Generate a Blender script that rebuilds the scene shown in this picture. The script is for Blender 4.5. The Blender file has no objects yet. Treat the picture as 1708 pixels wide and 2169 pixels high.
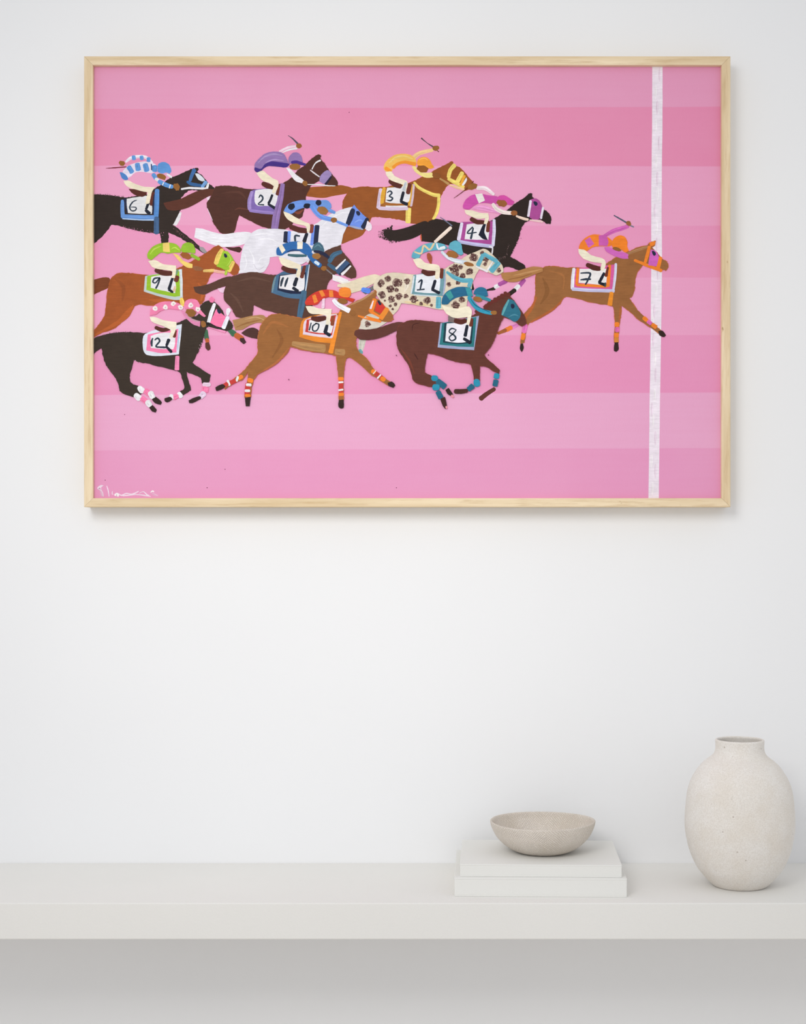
import bpy, bmesh, math, random
from mathutils import Vector

# ------------------------------------------------------------------ camera / light
scene = bpy.context.scene
COL = scene.collection
FPX = 3164.0            # focal length in pixels of the 1708 x 2169 photograph
VPX, VPY = 930.0, 1139.0
D = 2.31                # camera to wall
CAMZ = 1.403

cd = bpy.data.cameras.new('camera')
cam = bpy.data.objects.new('camera', cd)
COL.objects.link(cam)
cam.location = (0, -D, CAMZ)
cam.rotation_euler = (math.pi / 2, 0, 0)
cd.sensor_fit = 'VERTICAL'
cd.sensor_height = 36.0
cd.lens = FPX / 2169.0 * 36.0
cd.shift_x = -(VPX - 854.0) / 2169.0
cd.shift_y = (VPY - 1084.5) / 2169.0
cd.clip_start = 0.05
scene.camera = cam

w = bpy.data.worlds.new('world')
scene.world = w
w.use_nodes = True
w.node_tree.nodes['Background'].inputs[0].default_value = (0.965, 0.985, 1.015, 1)
w.node_tree.nodes['Background'].inputs[1].default_value = 0.775

def area(name, loc, target, sx, sy, power, col):
    ld = bpy.data.lights.new(name, 'AREA')
    ld.shape = 'RECTANGLE'; ld.size = sx; ld.size_y = sy
    ld.energy = power; ld.color = col
    o = bpy.data.objects.new(name, ld); COL.objects.link(o)
    o.location = loc
    o.rotation_euler = (Vector(target) - Vector(loc)).to_track_quat('-Z', 'Y').to_euler()
    return o
key = area('ceiling_lamp_light', (-0.62, -1.9, 2.2), (-0.06, 0, 1.40), 0.75, 0.75, 2.9, (1.0, 0.99, 0.97))
key.data.spread = math.radians(70)

vs = scene.view_settings
vs.view_transform = 'Standard'
vs.look = 'None'
vs.exposure = 0.0
vs.gamma = 1.0
vs.use_curve_mapping = False

# ------------------------------------------------------------------ helpers
def lin(c):
    out = []
    for v in c:
        v = v / 255.0
        out.append(v / 12.92 if v <= 0.04045 else ((v + 0.055) / 1.055) ** 2.4)
    return tuple(out)

def link(o, parent=None):
    COL.objects.link(o)
    if parent is not None:
        o.parent = parent
    return o

def tag(o, label=None, cat=None, group=None, kind=None):
    if label: o['label'] = label
    if cat: o['category'] = cat
    if group: o['group'] = group
    if kind: o['kind'] = kind
    return o

def empty(name, loc):
    o = bpy.data.objects.new(name, None)
    o.location = loc
    o.empty_display_size = 0.05
    return link(o)

class NT:
    def __init__(self, name):
        self.m = bpy.data.materials.new(name)
        self.m.use_nodes = True
        self.t = self.m.node_tree
        self.b = self.t.nodes['Principled BSDF']
    def n(self, typ, **kw):
        nd = self.t.nodes.new(typ)
        for k, v in kw.items():
            if k.startswith('i_'):
                key = k[2:].replace('_', ' ')
                nd.inputs[int(key) if key.isdigit() else key].default_value = v
            else:
                setattr(nd, k, v)
        return nd
    def l(self, a, b):
        self.t.links.new(a, b)
    def mix(self, fac, a, b, mode='MIX'):
        nd = self.n('ShaderNodeMix', data_type='RGBA', blend_type=mode)
        for sock, v in ((nd.inputs[0], fac), (nd.inputs[6], a), (nd.inputs[7], b)):
            if isinstance(v, bpy.types.NodeSocket): self.l(v, sock)
            elif isinstance(v, (int, float)): sock.default_value = v
            else: sock.default_value = (*v, 1)
        return nd.outputs[2]
    def ramp(self, src, p0, p1, c0=0.0, c1=1.0):
        nd = self.n('ShaderNodeMapRange')
        self.l(src, nd.inputs[0])
        nd.inputs[1].default_value = p0; nd.inputs[2].default_value = p1
        nd.inputs[3].default_value = c0; nd.inputs[4].default_value = c1
        return nd.outputs[0]
    def coords(self, which='Object', scale=(1, 1, 1), rot=(0, 0, 0)):
        tc = self.n('ShaderNodeTexCoord')
        mp = self.n('ShaderNodeMapping')
        mp.inputs['Scale'].default_value = scale
        mp.inputs['Rotation'].default_value = rot
        self.l(tc.outputs[which], mp.inputs[0])
        return mp.outputs[0]
    def noise(self, vec, scale, detail=3, rough=0.5):
        nd = self.n('ShaderNodeTexNoise')
        nd.inputs['Scale'].default_value = scale
        nd.inputs['Detail'].default_value = detail
        nd.inputs['Roughness'].default_value = rough
        self.l(vec, nd.inputs['Vector'])
        return nd.outputs['Fac']
    def bump(self, h, strength, dist, prev=None):
        nd = self.n('ShaderNodeBump')
        nd.inputs['Strength'].default_value = strength
        nd.inputs['Distance'].default_value = dist
        self.l(h, nd.inputs['Height'])
        if prev: self.l(prev, nd.inputs['Normal'])
        return nd.outputs[0]

def mat_plaster(name, c, var, bump_s, grain, rough=0.9):
    t = NT(name)
    v = t.coords()
    n1 = t.noise(v, 3.0, 4)
    n2 = t.noise(v, grain, 3, 0.65)
    col = t.mix(t.ramp(n1, 0.3, 0.7), tuple(x * (1 - var) for x in c), tuple(min(1, x * (1 + var)) for x in c))
    col = t.mix(t.ramp(n2, 0.35, 0.65, 0, 0.5 * var * 6), col, tuple(x * 0.93 for x in c))
    t.l(col, t.b.inputs['Base Color'])
    t.b.inputs['Roughness'].default_value = rough
    t.b.inputs['Specular IOR Level'].default_value = 0.25
    t.l(t.bump(n2, bump_s, 0.0006), t.b.inputs['Normal'])
    return t.m

M_WALL = mat_plaster('wall_paint', lin((240, 240, 241)), 0.008, 0.10, 160)
M_SHELF = mat_plaster('shelf_plaster', lin((233, 231, 227)), 0.02, 0.35, 420)
M_FLOOR = mat_plaster('pale_floor', (0.87, 0.815, 0.74), 0.03, 0.1, 60)
M_BOOK = mat_plaster('book_cloth', lin((230, 229, 225)), 0.012, 0.25, 700)
M_PAGES = mat_plaster('book_pages', lin((238, 235, 226)), 0.02, 0.3, 500)

def mat_wood(name, axis):
    t = NT(name)
    sc = (4, 60, 60) if axis == 'x' else (60, 60, 4)
    v = t.coords('Object', sc)
    n1 = t.noise(v, 1.0, 5, 0.6)
    v2 = t.coords('Object', tuple(s * 4 for s in sc))
    n2 = t.noise(v2, 1.3, 3, 0.6)
    v3 = t.coords('Object', (18, 40, 40) if axis == 'x' else (40, 40, 18))
    kn = t.noise(v3, 3.0, 2)
    col = t.mix(t.ramp(n1, 0.32, 0.68), lin((216, 190, 150)), lin((243, 223, 190)))
    col = t.mix(t.ramp(n2, 0.52, 0.72, 0, 0.6), col, lin((200, 170, 128)))
    col = t.mix(t.ramp(kn, 0.74, 0.80, 0, 0.7), col, lin((160, 122, 80)))
    t.l(col, t.b.inputs['Base Color'])
    t.b.inputs['Roughness'].default_value = 0.6
    t.b.inputs['Specular IOR Level'].default_value = 0.3
    t.l(t.bump(n2, 0.25, 0.0004), t.b.inputs['Normal'])
    return t.m
M_WOODX = mat_wood('ash_wood_horizontal', 'x')
M_WOODZ = mat_wood('ash_wood_vertical', 'z')

def mat_paint():
    t = NT('artist_paint')
    at = t.n('ShaderNodeVertexColor', layer_name='pigment')
    v = t.coords('Object', (60, 1, 420))
    st = t.noise(v, 1.0, 3, 0.6)
    v2 = t.coords('Object', (1, 1, 1))
    bl = t.noise(v2, 55, 3, 0.6)
    col = t.mix(1.0, at.outputs['Color'], t.ramp(st, 0.3, 0.7, 1.06, 0.88), 'MULTIPLY')
    sc = t.mix(1.0, col, t.ramp(bl, 0.35, 0.7, 0.95, 1.08), 'MULTIPLY')
    t.l(sc, t.b.inputs['Base Color'])
    t.b.inputs['Roughness'].default_value = 0.5
    t.b.inputs['Specular IOR Level'].default_value = 0.10
    b1 = t.bump(st, 0.35, 0.0006)
    fine = t.noise(v2, 900, 2, 0.5)
    t.l(t.bump(fine, 0.25, 0.0004, b1), t.b.inputs['Normal'])
    return t.m
def mat_ground():
    t = NT('pink_ground_paint')
    at = t.n('ShaderNodeVertexColor', layer_name='pigment')
    v = t.coords('Object', (5, 1, 160))
    st = t.noise(v, 1.0, 3, 0.6)
    v2 = t.coords('Object')
    bl = t.noise(v2, 7, 3, 0.6)
    col = t.mix(t.ramp(st, 0.4, 0.8, 0.0, 0.07), at.outputs['Color'], lin((216, 112, 156)))
    col = t.mix(t.ramp(bl, 0.4, 0.75, 0.0, 0.10), col, lin((238, 188, 212)))
    t.l(col, t.b.inputs['Base Color'])
    t.b.inputs['Roughness'].default_value = 0.5
    t.b.inputs['Specular IOR Level'].default_value = 0.3
    vw = t.coords('Object', (1, 1, 0.45))
    weave = t.noise(vw, 700, 2, 0.6)
    t.l(t.bump(weave, 0.30, 0.0005), t.b.inputs['Normal'])
    return t.m
M_PAINT = mat_paint()
M_GROUND = mat_ground()

# ------------------------------------------------------------------ setting
def box_mesh(name, x0, x1, y0, y1, z0, z1, bev=0.0, seg=2):
    bm = bmesh.new()
    bmesh.ops.create_cube(bm, size=1)
    for v in bm.verts:
        v.co = Vector((x0 if v.co.x < 0 else x1, y0 if v.co.y < 0 else y1, z0 if v.co.z < 0 else z1))
    if bev:
        bmesh.ops.bevel(bm, geom=bm.edges[:], offset=bev, segments=seg, profile=0.5, affect='EDGES')
    me = bpy.data.meshes.new(name)
    bm.to_mesh(me); bm.free()
    return me

def box(name, dims, mat, parent=None, bev=0.0, seg=2):
    me = box_mesh(name, *dims, bev=bev, seg=seg)
    me.materials.append(mat)
    return link(bpy.data.objects.new(name, me), parent)

SHZ = CAMZ - 0.503       # top of the shelf
tag(box('wall_back', (-3.2, 3.2, 0.0, 0.12, 0.0, 2.8), M_WALL), kind='structure')
tag(box('floor', (-3.2, 3.2, -6.0, 0.0, -0.1, 0.0), M_FLOOR), kind='structure')
tag(box('floating_shelf', (-1.6, 1.6, -0.254, 0.0, SHZ - 0.05, SHZ), M_SHELF, bev=0.0014),
    'long thick off-white plaster shelf running along the white wall', 'shelf')

# ------------------------------------------------------------------ books
def rounded_slab(name, w_, d_, z0, z1, rr, mat, parent, yoff=0.0, bev=0.0006):
    """a board w_ x d_, its two front corners rounded by rr"""
    pts = []
    for cx, cy, a0 in ((w_ / 2 - rr, -d_ / 2 + rr, -90), (w_ / 2 - 0.0008, d_ / 2 - 0.0008, 0),
                       (-w_ / 2 + 0.0008, d_ / 2 - 0.0008, 90), (-w_ / 2 + rr, -d_ / 2 + rr, 180)):
        r = rr if cy < 0 else 0.0008
        for i in range(5):
            a = math.radians(a0 + 90 * i / 4)
            pts.append((cx + r * math.cos(a), cy + r * math.sin(a) + yoff))
    bm = bmesh.new()
    lo = [bm.verts.new((x, y, z0)) for x, y in pts]
    hi = [bm.verts.new((x, y, z1)) for x, y in pts]
    n = len(pts)
    bm.faces.new(hi); bm.faces.new(lo[::-1])
    for i in range(n):
        bm.faces.new((lo[i], lo[(i + 1) % n], hi[(i + 1) % n], hi[i]))
    ed = [e for e in bm.edges if abs(e.verts[0].co.z - e.verts[1].co.z) < 1e-7]
    bmesh.ops.bevel(bm, geom=ed, offset=bev, segments=2, profile=0.5, affect='EDGES')
    me = bpy.data.meshes.new(name)
    bm.to_mesh(me); bm.free()
    me.materials.append(mat)
    return link(bpy.data.objects.new(name, me), parent)

def make_book(label, loc, w_, d_, h_, rot):
    r = empty('book', loc)
    r.rotation_euler = (0, 0, rot)
    tag(r, label, 'book', 'stacked blank books on the shelf')
    t = 0.0022
    rounded_slab('back_cover', w_, d_, 0, t, 0.0022, M_BOOK, r)
    rounded_slab('front_cover', w_, d_, h_ - t, h_, 0.0022, M_BOOK, r)
    box('spine', (-w_ / 2 + 0.0004, w_ / 2 - 0.0004, -d_ / 2 + 0.0002, -d_ / 2 + 0.003, t - 0.0003, h_ - t + 0.0003), M_BOOK, r, 0.0008)
    box('page_block', (-w_ / 2 + 0.004, w_ / 2 - 0.004, -d_ / 2 + 0.003, d_ / 2 - 0.004, t, h_ - t), M_PAGES, r)
    return r

def px_at(px, dist):
    return (px - VPX) * dist / FPX
# lower book: spine at distance 2.092, upper book: 2.099
H1, H2 = 0.0258, 0.0173
make_book('thick blank white book lying under the thinner book', (px_at(1145, 2.092) + 0.003, -D + 2.092 + 0.0945, SHZ), 0.2420, 0.189, H1, math.radians(-1.6))
make_book('thin blank white book lying on the thicker book under the bowl', (px_at(1147, 2.099) + 0.0025, -D + 2.101 + 0.0855, SHZ + H1), 0.2280, 0.171, H2, math.radians(-2.0))

# ------------------------------------------------------------------ ceramics
def catmull(pts, k=6):
    out = []
    n = len(pts)
    for i in range(n - 1):
        p0 = pts[max(i - 1, 0)]; p1 = pts[i]; p2 = pts[i + 1]; p3 = pts[min(i + 2, n - 1)]
        for j in range(k):
            t = j / k
            out.append(tuple(0.5 * ((2 * b) + (-a + c) * t + (2 * a - 5 * b + 4 * c - d) * t * t + (-a + 3 * b - 3 * c + d) * t ** 3)
                             for a, b, c, d in zip(p0, p1, p2, p3)))
    out.append(pts[-1])
    return out

def lathe(name, prof, mat, loc, seg=128, wob=None):
    """prof: (radius, z) from the outer foot over the rim to the inner floor; u runs round, v along the profile"""
    bm = bmesh.new()
    uvl = bm.loops.layers.uv.new('uv')
    rings = []
    s = 0.0; sv = [0.0]
    for a, b in zip(prof, prof[1:]):
        s += math.hypot(a[0] - b[0], a[1] - b[1]); sv.append(s)
    rm = max(p[0] for p in prof)
    for r, z in prof:
        ring = []
        for j in range(seg):
            a = 2 * math.pi * j / seg
            rr, zz = (r, z) if wob is None else wob(r, z, a)
            ring.append(bm.verts.new((rr * math.cos(a), rr * math.sin(a), zz)))
        rings.append(ring)
    for i in range(len(rings) - 1):
        for j in range(seg):
            j2 = (j + 1) % seg
            f = bm.faces.new((rings[i][j], rings[i][j2], rings[i + 1][j2], rings[i + 1][j]))
            f.smooth = True
            for lp, (jj, ii) in zip(f.loops, ((j, i), (j + 1, i), (j + 1, i + 1), (j, i + 1))):
                lp[uvl].uv = (jj / seg * 2 * math.pi * rm, sv[ii])
    c0 = bm.verts.new((0, 0, prof[0][1])); c1 = bm.verts.new((0, 0, prof[-1][1]))
    for j in range(seg):
        j2 = (j + 1) % seg
        bm.faces.new((c0, rings[0][j2], rings[0][j]))
        f = bm.faces.new((c1, rings[-1][j], rings[-1][j2])); f.smooth = True
    me = bpy.data.meshes.new(name)
    bm.to_mesh(me); bm.free()
    me.materials.append(mat)
    o = bpy.data.objects.new(name, me)
    o.location = loc
    return link(o)

def mat_bowl():
    t = NT('hatched_stoneware')
    h = None
    cols = []
    vn = t.coords('UV')
    patch = t.noise(vn, 38, 2)
    for ang, sc in ((0.72, 1.0), (-0.85, 0.9)):
        v = t.coords('UV', (1, 1, 1), (0, 0, ang))
        wv = t.n('ShaderNodeTexWave', wave_type='BANDS', bands_direction='X')
        wv.inputs['Scale'].default_value = 120 * sc
        wv.inputs['Distortion'].default_value = 3.5
        wv.inputs['Detail'].default_value = 3
        wv.inputs['Detail Scale'].default_value = 1.6
        t.l(v, wv.inputs['Vector'])
        cols.append(wv.outputs['Fac'])
    hatch = t.mix(t.ramp(patch, 0.40, 0.60), cols[0], cols[1])
    fine = t.noise(vn, 600, 3)
    big = t.noise(vn, 16, 3)
    col = t.mix(t.ramp(big, 0.35, 0.65), lin((204, 193, 180)), lin((218, 209, 199)))
    col = t.mix(t.ramp(hatch, 0.35, 0.9, 0, 0.65), col, lin((240, 233, 224)))
    col = t.mix(t.ramp(fine, 0.45, 0.7, 0, 0.4), col, lin((178, 163, 148)))
    t.l(col, t.b.inputs['Base Color'])
    t.b.inputs['Roughness'].default_value = 0.75
    t.b.inputs['Specular IOR Level'].default_value = 0.3
    b = t.bump(hatch, 0.7, 0.0009)
    t.l(t.bump(fine, 0.25, 0.0004, b), t.b.inputs['Normal'])
    return t.m

def mat_vase():
    t = NT('sandy_stoneware')
    v = t.coords('Object')
    fine = t.noise(v, 620, 3, 0.6)
    mid = t.noise(v, 24, 4, 0.6)
    pit = t.n('ShaderNodeTexVoronoi'); pit.inputs['Scale'].default_value = 95
    t.l(v, pit.inputs['Vector'])
    keep = t.noise(v, 47, 1)
    pm = t.n('ShaderNodeMath', operation='MULTIPLY')
    t.l(t.ramp(pit.outputs['Distance'], 0.05, 0.14, 0.75, 0), pm.inputs[0])
    t.l(t.ramp(keep, 0.56, 0.60), pm.inputs[1])
    col = t.mix(t.ramp(mid, 0.35, 0.65), lin((230, 223, 214)), lin((236, 232, 227)))
    col = t.mix(t.ramp(fine, 0.42, 0.62, 0, 0.45), col, lin((205, 196, 185)))
    col = t.mix(pm.outputs[0], col, lin((172, 158, 145)))
    t.l(col, t.b.inputs['Base Color'])
    t.b.inputs['Roughness'].default_value = 0.7
    t.b.inputs['Specular IOR Level'].default_value = 0.35
    inv = t.n('ShaderNodeMath', operation='SUBTRACT'); inv.inputs[0].default_value = 1.0
    t.l(pm.outputs[0], inv.inputs[1])
    b = t.bump(inv.outputs[0], 0.5, 0.0012)
    b = t.bump(mid, 0.25, 0.004, b)
    t.l(t.bump(fine, 0.4, 0.0006, b), t.b.inputs['Normal'])
    return t.m

# bowl (foot, wall, rounded rim, inside)
outer = catmull([(0.0325, 0.0), (0.0375, 0.0012), (0.0490, 0.0062), (0.0600, 0.0142), (0.0690, 0.0245), (0.0748, 0.0360), (0.0768, 0.0435)], 5)
rim = [(0.0768, 0.0448), (0.0760, 0.0456), (0.0748, 0.0456), (0.0738, 0.0448)]
inner = catmull([(0.0732, 0.0436), (0.0705, 0.0345), (0.0640, 0.0230), (0.0540, 0.0140), (0.0400, 0.0080), (0.0200, 0.0052), (0.0040, 0.0048)], 5)
def bowl_wob(r, z, a):
    k = z / 0.045
    return r * (1 + 0.006 * k * math.sin(2 * a + 0.7)), z + 0.0011 * k * math.sin(a * 2 + 2.2) * 0.6 + 0.0006 * k * math.sin(a + 2.6)
BD = 2.19
o = lathe('bowl', outer + rim + inner, mat_bowl(), (px_at(1150, BD), -D + BD, SHZ + H1 + H2), wob=bowl_wob)
tag(o, 'shallow beige stoneware bowl with crosshatched surface on the stacked books', 'bowl')

# vase
Z = 1.2594e-4
vp = [(285, 1930), (308, 1922), (345, 1890), (392, 1840), (470, 1746), (525, 1648), (566, 1545), (594, 1440), (617, 1300),
      (622, 1170), (611, 1000), (592, 850), (562, 745), (514, 650), (452, 560), (390, 500), (330, 455), (297, 420), (281, 380), (276, 335), (278, 295), (280, 268)]
VZ0 = 1930
prof = [(r * Z, (VZ0 - y) * Z) for r, y in vp]
prof = catmull(prof, 5)
top = prof[-1][1]
prof += [(0.0349, top + 0.0012), (0.0341, top + 0.0020), (0.0329, top + 0.0020), (0.0319, top + 0.0012), (0.0317, top - 0.001)]
prof += catmull([(0.0326, top - 0.005), (0.0336, top - 0.014), (0.036, top - 0.022), (0.050, top - 0.036), (0.066, top - 0.060), (0.0735, top - 0.10),
                 (0.071, 0.055), (0.056, 0.022), (0.034, 0.008), (0.006, 0.006)], 4)
def vase_wob(r, z, a):
    return r * (1 + 0.004 * math.sin(2 * a + z * 20) + 0.0025 * math.sin(3 * a + 1 - z * 31)), z
VD = 2.162
o = lathe('vase', prof, mat_vase(), (px_at(1567.5, VD), -D + VD, SHZ), wob=vase_wob)
tag(o, 'round beige stoneware vase with a short narrow neck and pitted surface', 'vase')

# ------------------------------------------------------------------ framed painting
FRT = 0.040                     # frame thickness
FD = D - FRT                    # distance to the frame's front
RW = 0.0135                     # rail width
def fx(px): return (px - VPX) * FD / FPX
def fz(py): return CAMZ - (py - VPY) * FD / FPX
X0, X1, Z1, Z0 = fx(178), fx(1548), fz(119), fz(1074)
root = empty('framed_painting', ((X0 + X1) / 2, -0.0, Z0))
tag(root, 'framed pink painting of twelve racing horses hanging on the white wall', 'painting')
OX, OZ = (X0 + X1) / 2, Z0
def rail(a_out, b_out, a_in, b_in, mat, label):
    """a mitred rail: the four corners in x, z; front at y = -FRT"""
    bm = bmesh.new()
    f = -FRT; bk = -0.0005
    def lerp(p, q, t): return (p[0] + (q[0] - p[0]) * t, p[1] + (q[1] - p[1]) * t)
    e = 0.06
    sect = [(0.0, bk), (0.0, f + 0.0008), (e, f), (1 - e, f), (1.0, f + 0.0008), (1.0, bk)]
    A = []; B = []
    for t, y in sect:
        p = lerp(a_out, a_in, t); q = lerp(b_out, b_in, t)
        A.append(bm.verts.new((p[0] - OX, y, p[1] - OZ)))
        B.append(bm.verts.new((q[0] - OX, y, q[1] - OZ)))
    n = len(sect)
    for i in range(n):
        bm.faces.new((A[i], A[(i + 1) % n], B[(i + 1) % n], B[i]))
    bm.faces.new(A[::-1]); bm.faces.new(B)
    bmesh.ops.recalc_face_normals(bm, faces=bm.faces[:])
    me = bpy.data.meshes.new('frame_rail')
    bm.to_mesh(me); bm.free()
    me.materials.append(mat)
    o = link(bpy.data.objects.new('frame_rail', me), root)
    o['label'] = label
g = 0.00012  # open hairline at the mitres
oTL, oTR, oBL, oBR = (X0, Z1), (X1, Z1), (X0, Z0), (X1, Z0)
iTL, iTR, iBL, iBR = (X0 + RW, Z1 - RW), (X1 - RW, Z1 - RW), (X0 + RW, Z0 + RW), (X1 - RW, Z0 + RW)
def off(p, dx, dz): return (p[0] + dx, p[1] + dz)
rail(off(oTL, g, 0), off(oTR, -g, 0), off(iTL, g, 0), off(iTR, -g, 0), M_WOODX, 'pale wooden top rail of the frame')
rail(off(oBL, g, 0), off(oBR, -g, 0), off(iBL, g, 0), off(iBR, -g, 0), M_WOODX, 'pale wooden bottom rail of the frame')
rail(off(oTL, 0, -g), off(oBL, 0, g), off(iTL, 0, -g), off(iBL, 0, g), M_WOODZ, 'pale wooden left rail of the frame')
rail(off(oTR, 0, -g), off(oBR, 0, g), off(iTR, 0, -g), off(iBR, 0, g), M_WOODZ, 'pale wooden right rail of the frame')

# the canvas lies 8.5 mm behind the frame's front
CD = FD + 0.0085
CY = -(D - CD)                  # world y of the canvas front
PXM = CD / FPX                  # metres on the canvas per photograph pixel
canvas = box('canvas', (X0 + RW - OX - 0.0001, X1 - RW - OX + 0.0001, CY, -0.002, Z0 + RW - OZ - 0.0001, Z1 - RW - OZ + 0.0001), M_GROUND, root)
ca = canvas.data.color_attributes.new('pigment', 'FLOAT_COLOR', 'CORNER')
for d in ca.data: d.color = (*lin((238, 160, 203)), 1)
canvas['label'] = 'pink striped canvas painted with racing horses'
CL, CR, CT, CB = X0 + RW, X1 - RW, Z1 - RW, Z0 + RW
def cx(px): return (px - VPX) * PXM
def cz(py): return CAMZ - (py - VPY) * PXM

rng = random.Random(7)
STEP = 0.000035
boxes = []                      # (x0, x1, z0, z1, level) of all laid paint
class Crop:
    x0 = y0 = 0.0; k = 1.0
def C(x0, y0, x1):
    Crop.x0, Crop.y0, Crop.k = x0, y0, (x1 - x0) / 1708.0
groups = []
def G(name, label=None, mat=None):
    groups.append({'name': name, 'label': label, 'polys': [], 'mat': mat or M_PAINT})

def parse(s):
    return [tuple(float(v) for v in p.split(',')) for p in s.split()]

def add_poly(col, pts, strip=False):
    """pts: photograph pixels"""
    q = []
    for x, y in pts:
        X = min(max(cx(x), CL + 0.00005), CR - 0.00005); Zz = min(max(cz(y), CB + 0.00005), CT - 0.00005)
        if strip or not q or (abs(q[-1][0] - X) + abs(q[-1][1] - Zz)) > 2e-5:
            q.append((X, Zz))
    while not strip and len(q) > 3 and abs(q[0][0] - q[-1][0]) + abs(q[0][1] - q[-1][1]) < 2e-5: q.pop()
    if len(q) < 3: return
    ar = sum(a[0] * b[1] - b[0] * a[1] for a, b in zip(q, q[1:] + q[:1]))
    if abs(ar) < 1e-9 and not strip: return
    if ar < 0: q.reverse()
    bx = (min(p[0] for p in q), max(p[0] for p in q), min(p[1] for p in q), max(p[1] for p in q))
    lv = 1
    for b in boxes:
        if b[4] >= lv and b[0] < bx[1] and b[1] > bx[0] and b[2] < bx[3] and b[3] > bx[2]:
            lv = b[4] + 1
    boxes.append((*bx, lv))
    groups[-1]['polys'].append((lin(col), q, lv, strip))

def smooth_closed(p, k=5):
    n = len(p)
    sharp = []
    for i in range(n):
        a, b, c = p[i - 1], p[i], p[(i + 1) % n]
        v1 = (b[0] - a[0], b[1] - a[1]); v2 = (c[0] - b[0], c[1] - b[1])
        ang = abs(math.atan2(v1[0] * v2[1] - v1[1] * v2[0], v1[0] * v2[0] + v1[1] * v2[1]))
        sharp.append(ang > math.radians(68))
    out = []
    for i in range(n):
        p1 = p[i]; p2 = p[(i + 1) % n]
        p0 = p[i - 1]; p3 = p[(i + 2) % n]
        L = math.hypot(p2[0] - p1[0], p2[1] - p1[1])
        def tang(a, b, c, sh):
            if sh: return ((p2[0] - p1[0]) * 0.6, (p2[1] - p1[1]) * 0.6)
            tx, ty = c[0] - a[0], c[1] - a[1]
            m = math.hypot(tx, ty) or 1
            return (tx / m * L * 0.85, ty / m * L * 0.85)
        m1 = tang(p0, p1, p2, sharp[i]); m2 = tang(p1, p2, p3, sharp[(i + 1) % n])
        for j in range(k):
            t = j / k
            h00 = 2 * t ** 3 - 3 * t * t + 1; h10 = t ** 3 - 2 * t * t + t
            h01 = -2 * t ** 3 + 3 * t * t; h11 = t ** 3 - t * t
            out.append((h00 * p1[0] + h10 * m1[0] + h01 * p2[0] + h11 * m2[0], h00 * p1[1] + h10 * m1[1] + h01 * p2[1] + h11 * m2[1]))
    return out

def to_px(p): return (Crop.x0 + p[0] * Crop.k, Crop.y0 + p[1] * Crop.k)

def F(col, s, jit=0.22, edge=None, ew=0.9):
    """a filled shape; edge: a rough rim of underpaint that shows ew pixels beyond it"""
    p = smooth_closed([to_px(q) for q in parse(s)])
    if edge:
        n = len(p)
        sg = 1 if sum(u[0] * v[1] - v[0] * u[1] for u, v in zip(p, p[1:] + p[:1])) > 0 else -1
        e = []
        for i in range(n):
            u, v = p[i - 1], p[(i + 1) % n]
            dx, dy = v[0] - u[0], v[1] - u[1]
            m = math.hypot(dx, dy) or 1
            d = ew * rng.uniform(-0.1, 1.5)
            e.append((p[i][0] + sg * dy / m * d, p[i][1] - sg * dx / m * d))
        add_poly(edge, e)
    add_poly(col, [(x + rng.uniform(-jit, jit), y + rng.uniform(-jit, jit)) for x, y in p])

def E(col, s):
    """a small round dab through the given corners"""
    q = [to_px(v) for v in parse(s)]
    mx = sum(v[0] for v in q) / len(q); my = sum(v[1] for v in q) / len(q)
    out = []
    n = len(q)
    for i in range(n):
        u, v = q[i], q[(i + 1) % n]
        mid = ((u[0] + v[0]) / 2, (u[1] + v[1]) / 2)
        out.append((u[0] * .92 + mx * .08, u[1] * .92 + my * .08))
        out.append((mid[0] + (mid[0] - mx) * .22, mid[1] + (mid[1] - my) * .22))
    add_poly(col, smooth_closed(out, 3))

def dry(col, n, spread, s):
    """dry-brush flecks scattered along a line"""
    q = catmull(parse(s), 8)
    for i in range(n):
        x, y = rng.choice(q)
        blob(col, x + rng.gauss(0, spread * .8), y + rng.gauss(0, spread), rng.uniform(.6, 1.5) / Crop.k * .45, 5, .45)

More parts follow.
